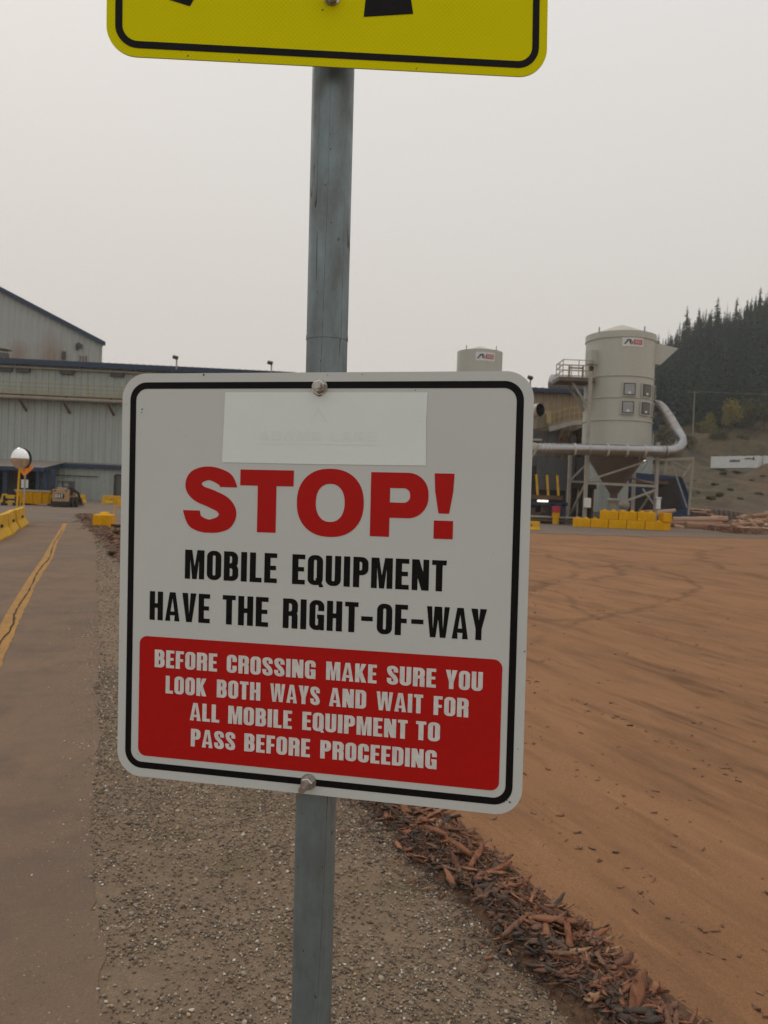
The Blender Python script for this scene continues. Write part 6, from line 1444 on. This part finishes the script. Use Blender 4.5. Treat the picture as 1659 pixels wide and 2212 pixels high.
for a in ((1481, 1136, 1576, 1140, 66, 66.5, .36, 'log', 'thick peeled log in front of the pile right of the yellow blocks'), (1456, 1138, 1477, 1140, 66, 66, .24, 'log_pale', 'short pale log end beside the yellow end block'),
          (1440, 1131.5, 1560, 1131, 67.5, 67.5, .22, 'log', 'slim brown log lying just above the thick front log'), (1440, 1127, 1572, 1124, 68.2, 68, .25, 'log', 'long slim log with a raised right end in the pile'), (1452, 1122.5, 1550, 1120.5, 69, 69, .26, 'log_pale', 'pale log along the top of the pile right of the yellow blocks'), (1535, 1117, 1572, 1119, 69.5, 69.5, .2, 'log_pale', 'short pale log on the far right end of the flat pile')): logpx(*a, G1)
G2 = 'logs behind the yellow block wall'
for a in ((1385, 1108, 1450, 1104, 68.5, 69, .24, 'log', 'brown log lying behind the top row of yellow blocks'), (1405, 1112, 1458, 1103, 68, 68.4, .26, 'log_pale', 'log slanting up behind the turned yellow block')): logpx(*a, G2)
G3 = 'logs in the jumbled heap at the right edge'; cnt = 0
base = gnd(1625, 1150)
for k in range(34):
    px = rng.uniform(1578, 1690); row = rng.random(); top = 1098 + max(0, (1612 - px)) * .75; py = rng.uniform(max(top, 1098) + 3, 1142) ; Y = 57 + (1150 - py) * .30
    p = at(px, py, Y); a = rng.choice((rng.uniform(-.25, .25), rng.uniform(-.25, .25), rng.uniform(.9, 1.6))); L = rng.uniform(1.6, 3.6)
    log(p, Vector((math.cos(a), math.sin(a), rng.uniform(-.16, .16))), L, rng.uniform(.14, .25), rng.choice(('log', 'log', 'log_pale', 'log_dark')), 'brown log in the jumbled heap of logs at the right edge', G3)
for k in range(9):
    p = at(1470 + k * 3.2, 1101 + (k % 3) * 4.5, 73); log(p, Vector((1, rng.uniform(-.1, .1), 0)), rng.uniform(1.3, 2.2), .14, rng.choice(('log', 'log_dark', 'log_pale')), 'short log in the small stack right of the blue housing', 'short logs stacked beside the blue housing')
# heap core so that the pile is not floating, and splintered bark around it
def heap(px, py, Y, rx, ry, h, lbl):
    c_ = at(px, py, Y); g_ = np.linspace(-1, 1, 26); A_, B_ = np.meshgrid(g_, g_); rr = np.hypot(A_, B_); zz = np.maximum(0, 1 - rr ** 2) * h * (.7 + .6 * vnoise(A_ * 5 + 9, B_ * 5 + 9, 71)) - .05
    ii = np.arange(676).reshape(26, 26)
    o = raw_mesh('bark_heap', np.stack([c_.x + A_ * rx, Y + B_ * ry, zz], -1).reshape(-1, 3), np.stack([ii[:-1, :-1], ii[:-1, 1:], ii[1:, 1:], ii[1:, :-1]], -1).reshape(-1, 4), M['mulch'], smooth=True); tag(o, lbl, 'bark heap', kind='stuff'); return c_
heap(1640, 1150, 60.5, 3.4, 3.0, .55, 'dark bark and splinters heaped under the jumbled logs at the right edge'); heap(1500, 1135, 69, 4.5, 1.6, .5, 'bark and dirt under the flat log pile')
n = 500; P = np.zeros((n, 3)); c1_, c2_ = gnd(1585, 1148), gnd(1659, 1156)
tt = nr.random(n); P[:, 0] = c1_.x + (c2_.x - c1_.x) * tt * 1.4 - 1 + nr.normal(0, .6, n); P[:, 1] = c1_.y + (c2_.y - c1_.y) * tt + nr.normal(0, 1.0, n) + .8; P[:, 2] = .03 + .4 * nr.random(n) ** 3
L_ = np.exp(nr.uniform(np.log(.15), np.log(.9), n)); tag(scatter('log_splinters', PLANKS, P, np.stack([L_, L_ * .14, L_ * .08], 1), rotm(n, .6), pick(n, BP, [3, 3, 3, 2, 2, 2, 2]), M['bark']), 'splintered bark strewn in front of the log heap at the right edge', 'bark debris', kind='stuff')
# grey concrete blocks behind the logs
Yw = 97.0
for r_ in range(2):
    for k in range(9):
        px = 1512 + k * 10.6; pyb = 1104.5 + k * 1.35 + (0 if r_ else 9.5); p = at(px, pyb, Yw - k * .45); q = at(px + 10.2, pyb, Yw - k * .45); w_ = (q - p).length; h = 9.2 * (Yw - k * .45) / F_PX
        b = MB(); b.box((0, 0, h / 2), (w_, .5, h)); o = b.build('grey_block', M['concrete'], loc=(p.x + w_ / 2, p.y, p.z), bevel=.03); o.rotation_euler = (0, 0, R(rng.uniform(-2, 2)))
        tag(o, 'dusty grey concrete block in the two-row wall behind the logs', 'concrete block', 'grey concrete blocks behind the logs')

# ------------------------------------------------------------------ smoke haze
b = MB(); b.box((110, 330, 88), (1300, 1000, 182)); 
me = bpy.data.meshes.new('haze'); me.from_pydata(b.v, [], b.f); me.update(); hz = bpy.data.objects.new('haze', me); COL.objects.link(hz)
hm = bpy.data.materials.new('haze'); hm.use_nodes = True; hn = hm.node_tree; hn.nodes.clear(); ho = hn.nodes.new('ShaderNodeOutputMaterial'); pv = hn.nodes.new('ShaderNodeVolumePrincipled')
pv.inputs['Color'].default_value = (.90, .93, .93, 1); pv.inputs['Density'].default_value = HAZE = .00028; pv.inputs['Anisotropy'].default_value = .2; hn.links.new(pv.outputs[0], ho.inputs['Volume'])
me.materials.append(hm); tag(hz, kind='stuff')
